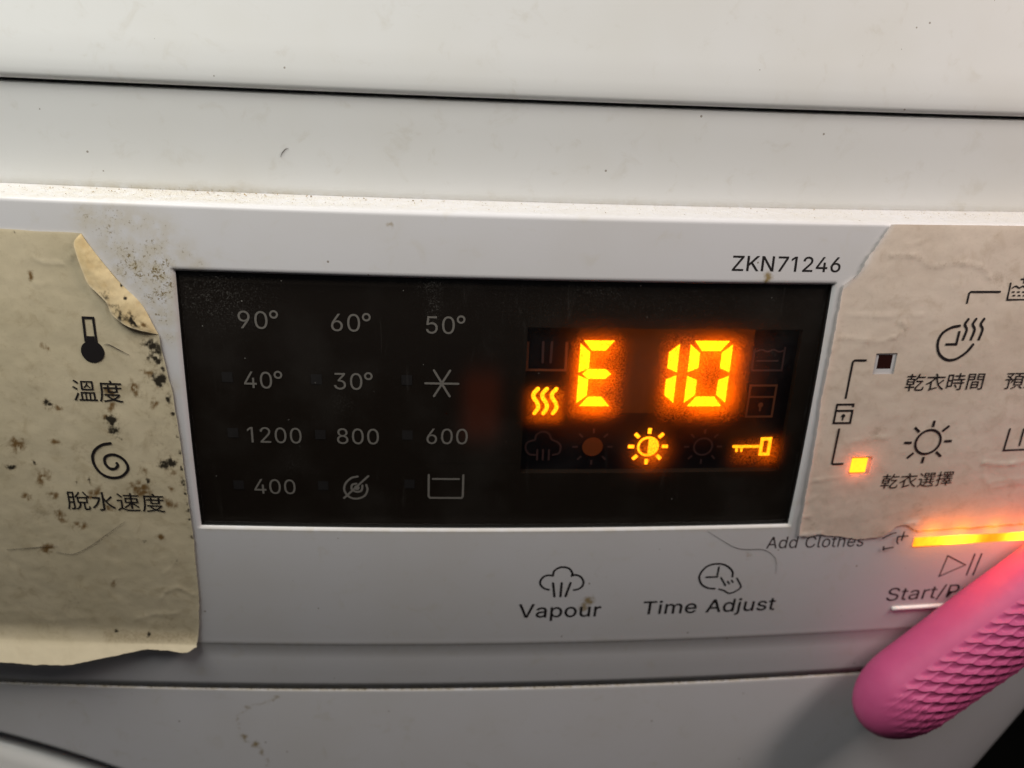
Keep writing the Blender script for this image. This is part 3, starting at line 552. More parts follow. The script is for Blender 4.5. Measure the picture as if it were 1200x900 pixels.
# cover glass
g0 = .14
gx, gz = np.meshgrid(np.arange(HX0 + g0, HX1 - g0 + .01, .7), np.linspace(HZ0 + g0, HZ1 - g0, 76))
def rect_d(x, z, x0, x1, z0, z1):
    return np.hypot(np.maximum(np.maximum(x0 - x, x - x1), 0), np.maximum(np.maximum(z0 - z, z - z1), 0))
halo_film = np.maximum.reduce([np.exp(-(rect_d(gx, gz, 13.3, 20.3, 0, 13.4) / 2.5) ** 2), np.exp(-(rect_d(gx, gz, 31, 43.5, 0, 13.4) / 3.2) ** 2),  # film laid round the lit symbols so their glow spreads into halos
    .85 * np.exp(-(rect_d(gx, gz, 4.6, 9.6, -1.7, 3.5) / 1.7) ** 2), .9 * np.exp(-(np.hypot(gx - 28.8, gz + 9) / 4.6) ** 2),
    .8 * np.exp(-(rect_d(gx, gz, 46.7, 54.3, -11, -7.4) / 2.0) ** 2), .55 * np.exp(-(np.hypot((gx - 31) / 1.5, gz + 2) / 3.0) ** 2), .25 * np.exp(-(rect_d(gx, gz, 12, 48, -4, 15) / 4.0) ** 2)])
sme = np.maximum.reduce([.55 * np.exp(-(np.hypot((gx + 14.5) / 1.2, (gz - 20) / 3.5)) ** 2), .7 * np.exp(-(np.hypot((gx + 15) / 1.8, (gz - 24) / 1.2)) ** 2), .50 * np.exp(-(np.hypot((gx + 54) / 8, (gz - 21) / 5)) ** 2),
    .35 * np.exp(-(np.hypot((gx - 49) / 5, (gz - 10) / 5)) ** 2), .25 * np.exp(-(np.hypot((gx + 31.5) / 2, (gz - 1) / 2)) ** 2), .22 * np.exp(-(np.hypot((gx + 42) / 2, (gz + 12.5) / 2)) ** 2), .35 * np.exp(-(np.hypot((gx - 16) / 6, (gz - 23.5) / 1.2)) ** 2), .14 * np.exp(-(np.hypot((gx - 25) / 30, (gz - 20) / 5)) ** 2)])
edge = np.minimum.reduce([gx - gx.min(), gx.max() - gx, gz - gz.min(), gz.max() - gz])
gy = S(gx, gz) + .80 + .35 * np.clip(1 - edge / .35, 0, 1) ** 2
grid_obj('cover_glass', gx, gy, gz, M_glass, display, attrs={'dust': halo_film, 'smear': sme})
# lit digits
def seg7(x, z, w, h, t, gap, which):
    a = t * .5; s = []
    zm = z + h / 2
    H = {'a': [(x + gap, z + h), (x + w - gap, z + h), (x + w - t - gap * .4, z + h - t), (x + t + gap * .4, z + h - t)],
         'd': [(x + gap, z), (x + t + gap * .4, z + t), (x + w - t - gap * .4, z + t), (x + w - gap, z)],
         'g': [(x + gap + .15, zm), (x + t * .95, zm + a), (x + w - t * .95, zm + a), (x + w - gap - .15, zm), (x + w - t * .95, zm - a), (x + t * .95, zm - a)],
         'f': [(x, z + h - gap), (x + t, z + h - t - gap * .5), (x + t, zm + a + gap * .3), (x, zm + gap * .5)],
         'e': [(x, z + gap), (x, zm - gap * .5), (x + t, zm - a - gap * .3), (x + t, z + t + gap * .5)],
         'b': [(x + w, z + h - gap), (x + w, zm + gap * .5), (x + w - t, zm + a + gap * .3), (x + w - t, z + h - t - gap * .5)],
         'c': [(x + w, z + gap), (x + w - t, z + t + gap * .5), (x + w - t, zm - a - gap * .3), (x + w, zm - gap * .5)]}
    return [H[c] for c in which]
L = 2.95
for poly in seg7(13.4, -.1, 7.2, 13.55, 2.0, .6, 'afged') + seg7(26.0, 0, 6.85, 13.5, 2.0, .6, 'bc') + seg7(35.0, -.1, 8.45, 13.65, 2.05, .75, 'abcdef'):
    slab('segment', poly, L, L + .12, M_seg, display, 0)
ly = off(L)
# small LCD symbols
hs = [(.75, 0), (0, -.97), (.05, -1.87), (.77, -2.95), (.97, -4.04), (.35, -5.14)]
for x in (4.95, 6.68, 8.56): decal('steam_wave', [ribbon(smooth_pl([(x + a, 3.5 + b) for a, b in hs]), .82)], ly, M_icon, display)
def sun_shapes(c, r, w, rays, r0, r1, rw):
    s = [ribbon(arcp(c, r, 0, 360, 28)[:-1], w, True)] if w else [disc(c, r)]
    for k in range(rays):
        a = math.pi * 2 * k / rays; s.append(ribbon([(c[0] + r0 * math.cos(a), c[1] + r0 * math.sin(a)), (c[0] + r1 * math.cos(a), c[1] + r1 * math.sin(a))], rw, cap=False))
    return s
c = (28.75, -8.97); half = arcp(c, 1.72, -90, 90, 16)
decal('half_sun_symbol', sun_shapes(c, 2.0, .5, 8, 2.85, 4.1, .75) + [([np.array(p) for p in half], [tuple(range(len(half)))])], ly, M_icon2, display)
decal('key_symbol', [ribbon([(46.7, -9.15), (51.9, -9.2)], .65), ribbon([(47.3, -9.5), (47.4, -10.2)], .55), ribbon([(48.4, -9.5), (48.4, -10.2)], .5), ribbon([(52.5, -7.5), (54.2, -7.5), (54.25, -11), (52.55, -11)], .72, True)], ly, M_icon2, display)
decal('full_sun_symbol', [disc((17.4, -9), 2.1)], ly, M_unlit_red, display)
decal('sun_ray_symbol', sun_shapes((17.4, -9), 2.0, .1, 8, 3.0, 4.1, .42)[1:], ly, M_unlit_dim, display)
decal('empty_sun_symbol', sun_shapes((40.2, -9.1), 1.9, .4, 8, 2.9, 4.0, .42), ly, M_unlit_dim, display)
decal('wash_tub_symbol', [ribbon([(3.3, 13.1), (3.35, 7.4), (10.8, 7.4), (10.75, 13.1)], .5, cap=False), ], ly, M_unlit, display)
decal('wash_tub_line', [ribbon([(6.2, 13), (6.3, 9)], .5), ribbon([(7.9, 13), (7.85, 9)], .5)], ly, M_unlit_dim, display)
decal('cloud_symbol', [ribbon(smooth_pl([(5.9, -10.85), (4.7, -10.66), (3.95, -9.5), (4.1, -8.2), (5.2, -7.6), (5.73, -7.4), (5.9, -6.4), (7.1, -5.65), (8.4, -6.1), (9.1, -7.4), (10.2, -7.9), (10.95, -8.9), (10.7, -10.4), (9.5, -10.84)], 4), .42)] + [ribbon([(x, -9.7), (x + .05, -11.9)], .42) for x in (6.3, 7.45, 8.65)], ly, M_unlit_dim, display)
decal('lock_symbol', [ribbon([(48.2, 4.3), (53.6, 4.3), (53.6, -2.45), (48.2, -2.45)], .45, True), ribbon([(48.4, 1.85), (53.4, 1.85)], .4, cap=False), disc((50.9, 0.1), .55, 14), ribbon([(50.9, 0), (50.9, -1.1)], .4)], ly, M_unlit, display)
decal('rinse_tub_symbol', [ribbon([(47.9, 12), (47.9, 7.5), (54.1, 7.5), (54.1, 12.4)], .4, cap=False), ribbon(smooth_pl([(48.2, 11.4), (49.4, 11.8), (50.6, 11.4), (51.8, 11.8), (53, 11.4), (53.8, 11.6)]), .35), ribbon([(48.8, 9.5), (53, 9.5)], .35)], ly, M_unlit_dim, display)
# printed numerals behind the glass
ny = off(1.52)
for body, x, z, w in (('90', -50.2, 15.0, 5.35), ('60', -33.35, 14.95, 5.3), ('50', -15.95, 14.9, 5.3), ('40', -49.85, 3.3, 5.2), ('30', -33.15, 3.45, 5.3), ('1200', -50.0, -8.1, 10.3), ('800', -32.95, -8.0, 8.05), ('600', -15.7, -7.75, 8.0), ('400', -49.5, -19.5, 8.05)):
    sh = [text_shape(body, (x, z), (x + w, z), 3.3)]
    if len(body) == 2: sh.append(ribbon(arcp((x + w + 1.15, z + 2.78), .62, 0, 360, 22)[:-1], .36, True))
    decal('numeral', sh, ny, M_numeral, display)
decal('snowflake_symbol', [ribbon([(-16, 5), (-9.75, 5)], .42), ribbon([(-14.4, 7.65), (-12.98, 5.25)], .42), ribbon([(-11.35, 7.65), (-12.77, 5.25)], .42), ribbon([(-14.35, 2.4), (-12.98, 4.75)], .42), ribbon([(-11.35, 2.4), (-12.77, 4.75)], .42)], ny, M_numeral, display)
decal('no_spin_symbol', [ribbon([(-32, -20.25), (-27.1, -15.1)], .42), ribbon(smooth_pl([(-29.18, -15.23), (-30.48, -15.62), (-31.64, -16.93), (-31.87, -18.51), (-30.93, -19.98), (-29.41, -20.33), (-27.95, -19.67), (-27.33, -18.29), (-27.53, -17.13)]), .42), ribbon(smooth_pl([(-28.3, -17.25), (-28.55, -18.46), (-29.54, -18.74), (-30.42, -18.12), (-30.31, -17.17), (-29.49, -16.85)]), .42), disc((-29.4, -17.8), .55, 14)], ny, M_numeral, display)
decal('rinse_hold_symbol', [ribbon([(-15.2, -14.7), (-15.2, -19.6), (-14.9, -20), (-8.6, -20), (-8.35, -19.6), (-8.35, -14.7)], .42), ribbon([(-14.4, -15.6), (-9.2, -15.6)], .4)], ny, M_numeral, display)
for x, z in [(-52.9, 5.4), (-36.4, 5.4), (-19.5, 5.6), (-52.7, -6.1), (-36.1, -6.1), (-19.4, -5.9), (-52.5, -17.6), (-36, -17.4), (-19, -16.8)]:
    decal('indicator_window', [box_shape(x - 1.0, x + 1.0, z - 1.0, z + 1.0)], ny, M_back2, display)

# lettering printed on the panel itself
py = off(-.03)
decal('model_number', [text_shape('ZKN71246', (40.3, 28.25), (61.4, 28.2), 2.75, .012)], py, M_ink, panel)
decal('lettering', [text_shape('Vapour', (4.3, -50.05), (22.3, -50.05), 3.75, .012)], py, M_ink, panel)
decal('lettering', [text_shape('Time Adjust', (31.6, -49.8), (61.8, -49.8), 3.65, .012)], py, M_ink, panel)
decal('lettering', [text_shape('Add Clothes', (56.6, -32.5), (78.6, -32.8), 3.0)], py, M_ink_pink, panel)
decal('lettering', [text_shape('Start/Pause', (88.1, -48.85), (118.4, -48.85), 3.75)], py, M_ink, panel)
vi = [[(10.5, -42.29), (9.5, -41.96), (8.63, -40.96), (8.51, -39.88), (9.16, -38.75), (10.1, -38.37), (11.08, -38.48)], [(11.08, -38.48), (11.24, -37.33), (12.14, -36.44), (13.21, -36.25), (14.46, -36.72), (15.15, -37.85), (15.1, -38.67)], [(15.1, -38.6), (15.93, -38.38), (17.07, -38.95), (17.74, -40.19), (17.61, -41.43), (16.86, -42.2), (15.83, -42.49)]]
decal('vapour_symbol', [ribbon(smooth_pl(q), .45) for q in vi] + [ribbon([(11.25, -40.5), (11.8, -44.2)], .5), ribbon([(13.1, -40.5), (13.1, -44.2)], .5), ribbon([(15, -40.5), (14.2, -44.2)], .5)], py, M_ink, panel)
ti = [(46.96, -43.06), (45.48, -42.82), (43.89, -41.8), (43.02, -40.0), (43.15, -38.55), (44.09, -37.0), (45.63, -36.27), (47.53, -36.34), (49.09, -37.17), (50.22, -38.52), (50.4, -39.84)]
decal('time_symbol', [ribbon(smooth_pl(ti), .45), ribbon([(46.95, -37.1), (46.95, -39.77), (44.5, -39.77)], .42), ribbon(smooth_pl([(47.94, -43.21), (49.1, -43.65), (50.32, -44.46), (51.49, -44.21), (52.74, -43.05), (52.58, -42.15), (51.49, -40.32)]), .4), ribbon([(47.9, -40.04), (49.22, -42.25)], .42), ribbon([(49.56, -41.13), (50.01, -41.8)], .4), ribbon([(50.37, -40.81), (50.78, -41.4)], .4)], py, M_ink, panel)
decal('start_pause_symbol', [ribbon([(99.4, -42.4), (99.8, -36.6), (105.0, -39.5)], .34, True), ribbon([(106.4, -36.45), (106.2, -42.6)], .4, cap=False), ribbon([(108.1, -36.5), (107.85, -42.65)], .4, cap=False)], py, M_ink, panel)
# raised tactile ridge under the start lettering
rp = [(90.3 + 24 * i / 20, -51.15) for i in range(21)]
tube('tactile_ridge', [(x, S(x, z) - .15, z) for x, z in rp], .5, M_ridge, panel, taper=False, seg=12)
# light bar and its LEDs behind the guide
bar = slab('light_bar', [(90.4, -33.4), (140.0, -33.4), (140.0, -31.1), (90.3, -31.1)], -.25, 1.0, M_bar, panel, .15)
slab('recess_glow', [(90.2, -31.05), (140.0, -31.05), (140.0, -28.4), (91.5, -28.4)], .06, 1.0, M_recess_glow, panel, 0)  # emissive strip painted in for the recess the bar lights up
for x in (94.0, 101.0, 109.0, 117.0, 126.0, 134.0):         # the LEDs shining out of the guide
    d = bpy.data.lights.new('bar_led', 'POINT'); d.energy = .0011 if x < 112 else .0007; d.color = (1, .22, .001); d.shadow_soft_size = .0012
    o = bpy.data.objects.new('bar_led', d); scene.collection.objects.link(o); o.location = Vector((x, S(x, -31.6) - 3.2, -29.8)) * MM
d = bpy.data.lights.new('indicator_led', 'POINT'); d.energy = .0006; d.color = (1, .13, .01); d.shadow_soft_size = .0005
o = bpy.data.objects.new('indicator_led', d); scene.collection.objects.link(o); o.location = Vector((73.0, S(73, -12.3) - 1.5, -12.3)) * MM
# small indicator lights
slab('unlit_indicator', [(72.3, 8.9), (75.4, 8.9), (75.4, 12.0), (72.3, 12.0)], -.02, 1.0, M_lens_dark, panel, .15)
slab('lit_indicator', [(71.3, -13.95), (74.7, -13.95), (74.7, -10.7), (71.3, -10.7)], -.35, 1.0, M_led, panel, .3)

# the front below the panel
DCX, DCZ, DR = -165.0, -255.0, 174.6
def zbot(x):
    d = DR * DR - (x - DCX) ** 2
    return np.where((x > DCX - DR) & (x < DCX + DR) & (d > 0), DCZ + np.sqrt(np.maximum(d, 0)), DCZ)
lxs = np.unique(np.concatenate([np.linspace(XL, -135, 12), np.arange(-135, 10, 1.2), np.arange(10, 100, 2.0), np.arange(100, 165, .8), [DCX + DR]]))
vv = np.concatenate([[0, .0006, .0015, .003, .006, .01, .016], np.linspace(.022, 1, 46)])
u, vg = np.meshgrid(lxs, vv)
right_edge = lambda z: np.maximum(155.5 + (z + 79.7) * .45, 118.0)
zt = -71.8
FZ = zt + (zbot(u) - zt) * vg
t = (u - XL) / (150 - XL)
FX = np.where(u > 60, 60 + (u - 60) / (lxs.max() - 60) * (right_edge(FZ) - 60), u)
k = np.clip((FX - (right_edge(FZ) - 32)) / 32, 0, 1)
dtop = zt - FZ
FY = YL + Dx(FX) + 13 * (1 - np.sqrt(np.maximum(1 - k * k, 0))) + .35 * np.clip(1 - dtop / .5, 0, 1) ** 2 + 2.0 * (vg == 0)
rim = np.clip(1 - (FZ - zbot(u)) / 2.2, 0, 1) * (u < DCX + DR); FY = FY + 1.3 * rim ** 2
crack = [(-48, -73.5), (-50.8, -75.4), (-55.4, -77.0), (-57.9, -79.8), (-58.2, -85.2), (-56.8, -87.9), (-54.2, -90), (-52.5, -93.3), (-51.9, -98.9)]
fg = .8 * np.exp(-(dtop / .5) ** 2); fs = .72 * np.exp(-(pl_dist(FX + .4 * np.sin(FZ * 1.7), FZ, crack) / .7) ** 2)
for x, z, r, s in ((-57, -86.2, 1.2, 1), (-54.7, -88.6, 1.4, 1), (-58, -82, .6, .5), (-49, -74.2, .7, .8), (-53.2, -91, 1.0, .8)): fs = np.maximum(fs, s * np.exp(-((FX - x) ** 2 + (FZ - z) ** 2) / r ** 2))
grid_obj('front_panel', FX, FY, FZ, M_low, wm, attrs={'grime': fg, 'stain': fs}, flip=True)
# door: a dished disc whose rounded rim faces up into the light
na, nr = 160, 14
V = []; F = []
GAP = 4.3
prof = [(DR - GAP, 12), (DR - GAP - .05, 7.2), (DR - GAP - .5, 5.6), (DR - GAP - 1.6, 4.2), (DR - GAP - 4, 3.5), (DR - GAP - 8, 2.4), (DR - GAP - 14, .8), (DR - GAP - 24, -2), (DR - GAP - 40, -5), (DR - GAP - 60, -5)]
ns = len(prof)
for i in range(na):
    a = 2 * math.pi * i / na
    for r, y in prof:
        x, z = DCX + r * math.cos(a), DCZ + r * math.sin(a); V.append((x, y + Dx(max(x, XL)), z))
for i in range(na):
    j = (i + 1) % na
    for s in range(ns - 1): F.append((i * ns + s, i * ns + s + 1, j * ns + s + 1, j * ns + s))
door = mesh_obj('door', V, F, M_enamel, wm)
V = []; F = []
for i in range(na):
    a = 2 * math.pi * i / na
    for r, y in ((DR - GAP - 60, -5), (DR - GAP - 75, 2), (DR - GAP - 150, 8)):
        x, z = DCX + r * math.cos(a), DCZ + r * math.sin(a); V.append((x, y + Dx(max(x, XL)), z))
for i in range(na):
    j = (i + 1) % na
    for s in range(2): F.append((i * 3 + s, i * 3 + s + 1, j * 3 + s + 1, j * 3 + s))
F.append(tuple(i * 3 + 2 for i in range(na)))
mesh_obj('door_glass', V, F, M_rubber, door)
# dark space in the door gap, and the cabinet
V = []; F = []
for i in range(na):
    a = 2 * math.pi * i / na
    for r, y in ((DR + 1.5, 11.5), (DR - 20, 16)):
        x, z = DCX + r * math.cos(a), DCZ + r * math.sin(a); V.append((x, y + Dx(max(x, XL)), z))
for i in range(na):
    j = (i + 1) % na; F.append((i * 2, i * 2 + 1, j * 2 + 1, j * 2))
mesh_obj('door_seal', V, F, M_rubber, wm)
cab = [(-430, 95, -770), (118, 40, -770), (118, 560, -770), (-430, 560, -770), (-430, 95, 96), (118, 40, 96), (118, 560, 96), (-430, 560, 96)]
mesh_obj('cabinet', cab, [(0, 1, 5, 4), (1, 2, 6, 5), (2, 3, 7, 6), (3, 0, 4, 7), (4, 5, 6, 7), (3, 2, 1, 0)], M_white, wm, smooth=False)

# ------------------------------------------------------------------ left paper label
def mould(X, Z, spots):
    b = np.zeros(X.shape); m = np.zeros(X.shape)
    wx = .55 * nz(X, Z, 1.5, 21.0, 4); wz = .55 * nz(X, Z, 1.5, 47.0, 4); br = nz(X, Z, .9, 5.5, 3)
    for i, (x, z, r, kd) in enumerate(spots):
        st = .7 + .9 * ((i * 37) % 10) / 10; an = i * 1.7                   # each blot has its own stretch and slant
        dx, dz = X - x + wx * r, Z - z + wz * r
        px, pz = dx * math.cos(an) + dz * math.sin(an), -dx * math.sin(an) + dz * math.cos(an)
        d2 = (px / st) ** 2 + (pz * st) ** 2
        g = np.exp(-d2 / (r * 1.0) ** 2); halo = np.exp(-d2 / (r * 2.3) ** 2); k = np.clip(.9 + .9 * br, .3, 1)
        if kd == 'b': b = np.maximum(b, (.85 * g + .20 * halo) * k)
        elif kd == 'o': b = np.maximum(b, 1.0 * g)
        elif kd == 'g': m = np.maximum(m, .55 * g * k); b = np.maximum(b, .2 * halo)
        elif kd == 'w': b = np.maximum(b, .34 * g * k)
        else: m = np.maximum(m, 1.05 * g * k); b = np.maximum(b, .50 * halo * k)
    return b, m
SPOTS = [(-85.65, 23.93, .78, 'o'), (-69.69, 3.36, 1.24, 'b'), (-65.39, 5.88, .93, 'k'), (-64.94, 11.85, 1.4, 'g'), (-64.72, 11.04, .78, 'k'), (-85.78, -.35, .93, 'k'), (-84.17, -1.15, .62, 'b'), (-84.9, 10.92, .78, 'b'), (-74.36, -.42, .93, 'b'), (-74.49, -5.18, 1.24, 'k'), (-85.71, -8.13, .78, 'b'), (-65.59, -12.36, 1.24, 'k'), (-69.96, -13.81, .93, 'b'), (-69.28, -16.26, .78, 'k'), (-80.87, -16.48, .62, 'k'), (-83.22, -16.96, .46, 'k'), (-92.96, -20.46, .93, 'b'), (-80.15, -19.35, 1.24, 'b'), (-87.31, -24.97, 1.4, 'b'), (-68.72, -29.19, .78, 'b'), (-79.5, -41.46, .78, 'b'), (-74.35, -55, .62, 'k'), (-80.91, -54.49, .62, 'k'), (-62.35, -4.04, .46, 'k'), (-62.6, -6.2, .46, 'k'), (-62.5, -9.48, .46, 'k'), (-62.2, -21.08, .46, 'k'), (-87.26, 31.6, .31, 'k'), (-75.9, 30.6, .31, 'k'), (-63.99, 7.43, .46, 'k'), (-74.32, 2.34, 1.08, 'b'), (-65.6, -21.19, 1.24, 'b'), (-93.03, -8.98, 1.55, 'b'), (-89.45, -16.26, 1.4, 'b'), (-66.3, .5, .8, 'b'), (-75.5, -2.5, .7, 'b'), (-88, -20, 1.0, 'b'), (-95, -14, .8, 'k'), (-96.2, 6, 1.2, 'b'), (-91.5, -33, 1.3, 'b'), (-62.4, -26.5, .4, 'k'), (-66.4, -35, 1.0, 'g'), (-64.9, 11.6, 1.7, 'k'), (-65.2, 9.2, 1.3, 'k'), (-64.1, 8.3, .8, 'g'), (-66.8, 12.3, 1.1, 'g'), (-64.6, 5.2, 1.5, 'k'), (-63.6, 1.5, .8, 'k'), (-66.5, 6.5, 1.0, 'b'), (-62.9, -1.5, .5, 'k'), (-62.6, -13, .45, 'k'), (-62.5, -16.4, .9, 'k'), (-62.4, -18.7, .4, 'k'), (-62.3, -22.6, .6, 'k'), (-62.3, -24.6, .4, 'k'), (-62.4, -29, .5, 'k'), (-74.6, -3.2, 1.3, 'k'), (-73.8, -6.8, 1.0, 'g'), (-64.5, -12.0, 1.3, 'k'), (-64.3, -14, 1.0, 'b'), (-65.5, -2.5, 2.6, 'w'), (-64, 3, 2.4, 'w'), (-73.5, -10.5, .6, 'g'), (-66, -8, 4.5, 'w'), (-80, -12, 5.0, 'w'), (-91, -24, 5.5, 'w'), (-74, -22, 4.0, 'w'), (-87, 4, 3.5, 'w'), (-68, 2, 3.5, 'w'), (-76, -3, 2.6, 'w'), (-90, -47, 4.5, 'w'), (-70, -52, 4.0, 'w'), (-71, -18, 2.2, 'b'), (-77.5, -22.5, 1.1, 'b'), (-84, -27, 1.2, 'b'), (-72, -30.5, .9, 'g'), (-90.5, -13, .5, 'k'), (-65, -18, .7, 'b')]  # small right-edge spots are mould and also paint the sheet's contact shadow
TL_edge = [(31.9, -75.7), (30.2, -74.8), (23.7, -70.2), (19.9, -66.7), (14.1, -64.1), (7.8, -63.3), (3, -62.6), (-4.2, -62.25), (-15, -62.05), (-29.6, -61.95), (-43.9, -62.5), (-52, -63.4), (-57, -64.3)]
def xr_left(z): return np.interp(-np.asarray(z), [-e[0] for e in TL_edge], [e[1] for e in TL_edge])
ZB = [(-140, -7.0), (-107, -6.2), (-98, -6.6), (-92.5, -6.5), (-90, -5.9), (-81.5, -3.6), (-74.5, -1.6), (-72.5, -1.7), (-68, -2.3), (-66, -2.0), (-64.3, -.6)]
def wrin_left(X, Z):
    h = .09 * nz(X, Z, 9.0, 3.1, 3) + .03 * nz(X, Z, 2.4, 8.2, 2)
    for pts, a, w in [([(-84.6, 27.2), (-82.9, 26.4), (-79.6, 26.4)], .22, .5), ([(-85, 22.5), (-81.9, 22.7)], .2, .5), ([(-70.4, -45), (-69.4, -43.2), (-66.8, -41.8), (-64.2, -43.4), (-62.9, -43.9)], .30, .6), ([(-76.3, -50.8), (-72, -49.3), (-68, -49.1)], .25, .6), ([(-69, -38.5), (-66, -35.4)], .2, .5), ([(-95, -52), (-84, -50.5)], .12, .8), ([(-77, 29), (-78.5, 27)], .2, .6)]:
        h = h + .55 * a * np.exp(-pl_dist(X, Z, pts) / (w * .55)) * (.45 + .9 * np.abs(nz(X, Z, 2.6, w * 9, 2)))
    return h
zrow = np.concatenate([np.linspace(31.9, -57.0, 180), -57.0 - np.linspace(.06, 1, 16)])
us = np.concatenate([np.linspace(0, .42, 30, endpoint=False), np.linspace(.42, 1, 150)])
U, ZR = np.meshgrid(us, zrow)
xe = xr_left(np.maximum(ZR, -57)) + .12 * nz(np.zeros_like(ZR), ZR, 1.3, 5.0, 3)
TX = -135 + U * (xe + 135)
q = np.clip(-57.0 - ZR, 0, 1)                             # 0..1 along the curl
tot = -np.interp(TX, [e[0] for e in ZB], [e[1] for e in ZB]) + .25 * nz(TX, np.zeros_like(TX), 3.0, 2.0, 3)
ztop = 31.9 + .25 * nz(TX, np.zeros_like(TX), 9, 1.5, 2)
TZ = np.where(q > 0, -57.0 - tot * .74 * q, ZR)
TZ = np.where(ZR > 31.8, ztop, TZ)
wl = wrin_left(TX, TZ)
lift = .30 * np.exp(-np.maximum(xe - TX, 0) / .8)
base = np.where(TZ < -57.2, S(TX, -57.2), S(TX, TZ))
TY = base - .18 - np.maximum(wl + .12, 0) - lift * .7 - q * tot * .36 - .8 * np.clip(1 - (ZR + 57) / 4, 0, 1) ** 2 * (ZR > -57.01) - .8 * (q > 0)
bL, mL = mould(TX, TZ, SPOTS)
bL = np.maximum(bL, .30 * np.exp(-np.maximum(xe - TX, 0) / 1.0)); bL = np.maximum(bL, .42 * np.exp(-((TZ + 55.5) / 2.2) ** 2) * (TX > -84))
pale = np.clip(.55 * np.exp(-((TZ - 31.9) / .3) ** 2) + .65 * np.clip(q * 4, 0, 1) + .35 * np.exp(-(xe - TX) / .12) * (TZ < 14), 0, .8)
for pts in ([(-84.6, 27.2), (-82.9, 26.4), (-79.6, 26.4)], [(-70.4, -45), (-69.4, -43.2), (-66.8, -41.8), (-64.2, -43.4), (-62.9, -43.9)], [(-76.3, -50.8), (-72, -49.3), (-68, -49.1)]): pale = np.maximum(pale, .35 * np.exp(-(pl_dist(TX, TZ, pts) / .25) ** 2))
labL = empty('paper_label', (-95, S(-95, -57) - .2, -57), 'stained yellow paper label with thermometer and spiral symbols, left of the black display', 'paper label')
tl = grid_obj('paper_sheet', TX, TY, TZ, M_paperL, labL, attrs={'brown': bL, 'mold': mL, 'pale': pale}, flip=True)
# folded-over corner
fold = smooth_pl([(-75.7, 31.75), (-74.8, 30.2), (-70.2, 23.7), (-66.7, 19.9), (-64.1, 14.2)], 10)
flap = smooth_pl([(-75.9, 31.7), (-77.0, 30.4), (-76.8, 28.5), (-76.2, 26), (-75.3, 23.2), (-74, 21.8), (-72.4, 20), (-71.7, 17.9), (-69.7, 16), (-67.2, 15), (-64.2, 14.1)], 5)
def resample(P, n):
    A = np.array(P); d = np.concatenate([[0], np.cumsum(np.hypot(*np.diff(A, axis=0).T))]); tt = np.linspace(0, d[-1], n)
    return np.stack([np.interp(tt, d, A[:, 0]), np.interp(tt, d, A[:, 1])], 1)
fa, fb = resample(fold, 90), resample(flap, 90)
sg = np.linspace(0, 1, 26)[:, None]
CX = fa[None, :, 0] * (1 - sg) + fb[None, :, 0] * sg; CZ = fa[None, :, 1] * (1 - sg) + fb[None, :, 1] * sg
wid = np.hypot(fa[:, 0] - fb[:, 0], fa[:, 1] - fb[:, 1])[None, :]
prof_f = .30 + np.sin(np.clip(sg * 1.25, 0, 1) * math.pi * .55) * .14 * wid + .10 * wid * np.clip(sg - .55, 0, 1) * np.sin(np.linspace(0, 9, 90))[None, :] ** 2
CY = S(CX, CZ) - .22 - prof_f - .10 * (nz(CX, CZ, 2.2, 4.4, 3) + .5) * np.minimum(wid, 1)
FS = [(-70.2, 16.9, 1.1, 'k'), (-68.2, 16.6, 1.1, 'k'), (-72.8, 21.0, 1.5, 'g'), (-71.6, 19.2, 1.3, 'g'), (-69.2, 17.6, 1.2, 'g'), (-69.8, 23.0, .31, 'k'), (-69.2, 20.7, .31, 'k'), (-73.2, 21.3, 1.1, 'g'), (-74.6, 22.4, .31, 'k'), (-71.3, 18.3, .8, 'g'), (-66.5, 16, .6, 'b'), (-72.5, 19.5, .6, 'b')]
bF, mF = mould(CX, CZ, FS)
grid_obj('folded_corner', CX, CY, CZ, M_flap, labL, attrs={'brown': bF, 'mold': mF, 'pale': .5 * np.exp(-((sg - 1) / .06) ** 2) * np.ones_like(CX)}, flip=False)
def on_left(x, z):
    X, Zz = np.atleast_2d(x), np.atleast_2d(z); return (S(X, Zz) - .30 - np.maximum(wrin_left(X, Zz) + .12, 0)).ravel()
def bulb():
    v, f = disc((-76.25, 10.35), 2.1, 36); return v, f
decal('thermometer_symbol', [bulb(), ribbon([(-77.16, 16.75), (-75.4, 16.75)], .45, cap=False), ribbon([(-77.18, 16.97), (-77.25, 12.2)], .45, cap=False), ribbon([(-75.4, 16.97), (-75.35, 12.2)], .45, cap=False), box_shape(-77.0, -75.6, 12.0, 13.3)], on_left, M_ink, labL)
decal('lettering', [text_shape('溫度', (-80.9, .5), (-71.8, .5), 4.35)], on_left, M_ink, labL)
decal('lettering', [text_shape('脫水速度', (-85.6, -23.1), (-66.7, -23.2), 4.3)], on_left, M_ink, labL)
spi = [(-75.38, -8.07), (-76.99, -8.46), (-78.47, -9.66), (-79.17, -11.21), (-78.96, -13.15), (-77.86, -14.8), (-76.14, -15.54), (-74.27, -15.24), (-72.87, -13.77), (-72.91, -12.23), (-73.95, -10.93), (-75.46, -10.49), (-76.75, -11.12), (-76.99, -12.38), (-76.34, -13.42), (-75.27, -13.58), (-74.64, -12.85), (-74.74, -12.35)]
decal('spiral_symbol', [ribbon(smooth_pl(spi), .55)], on_left, M_ink, labL)

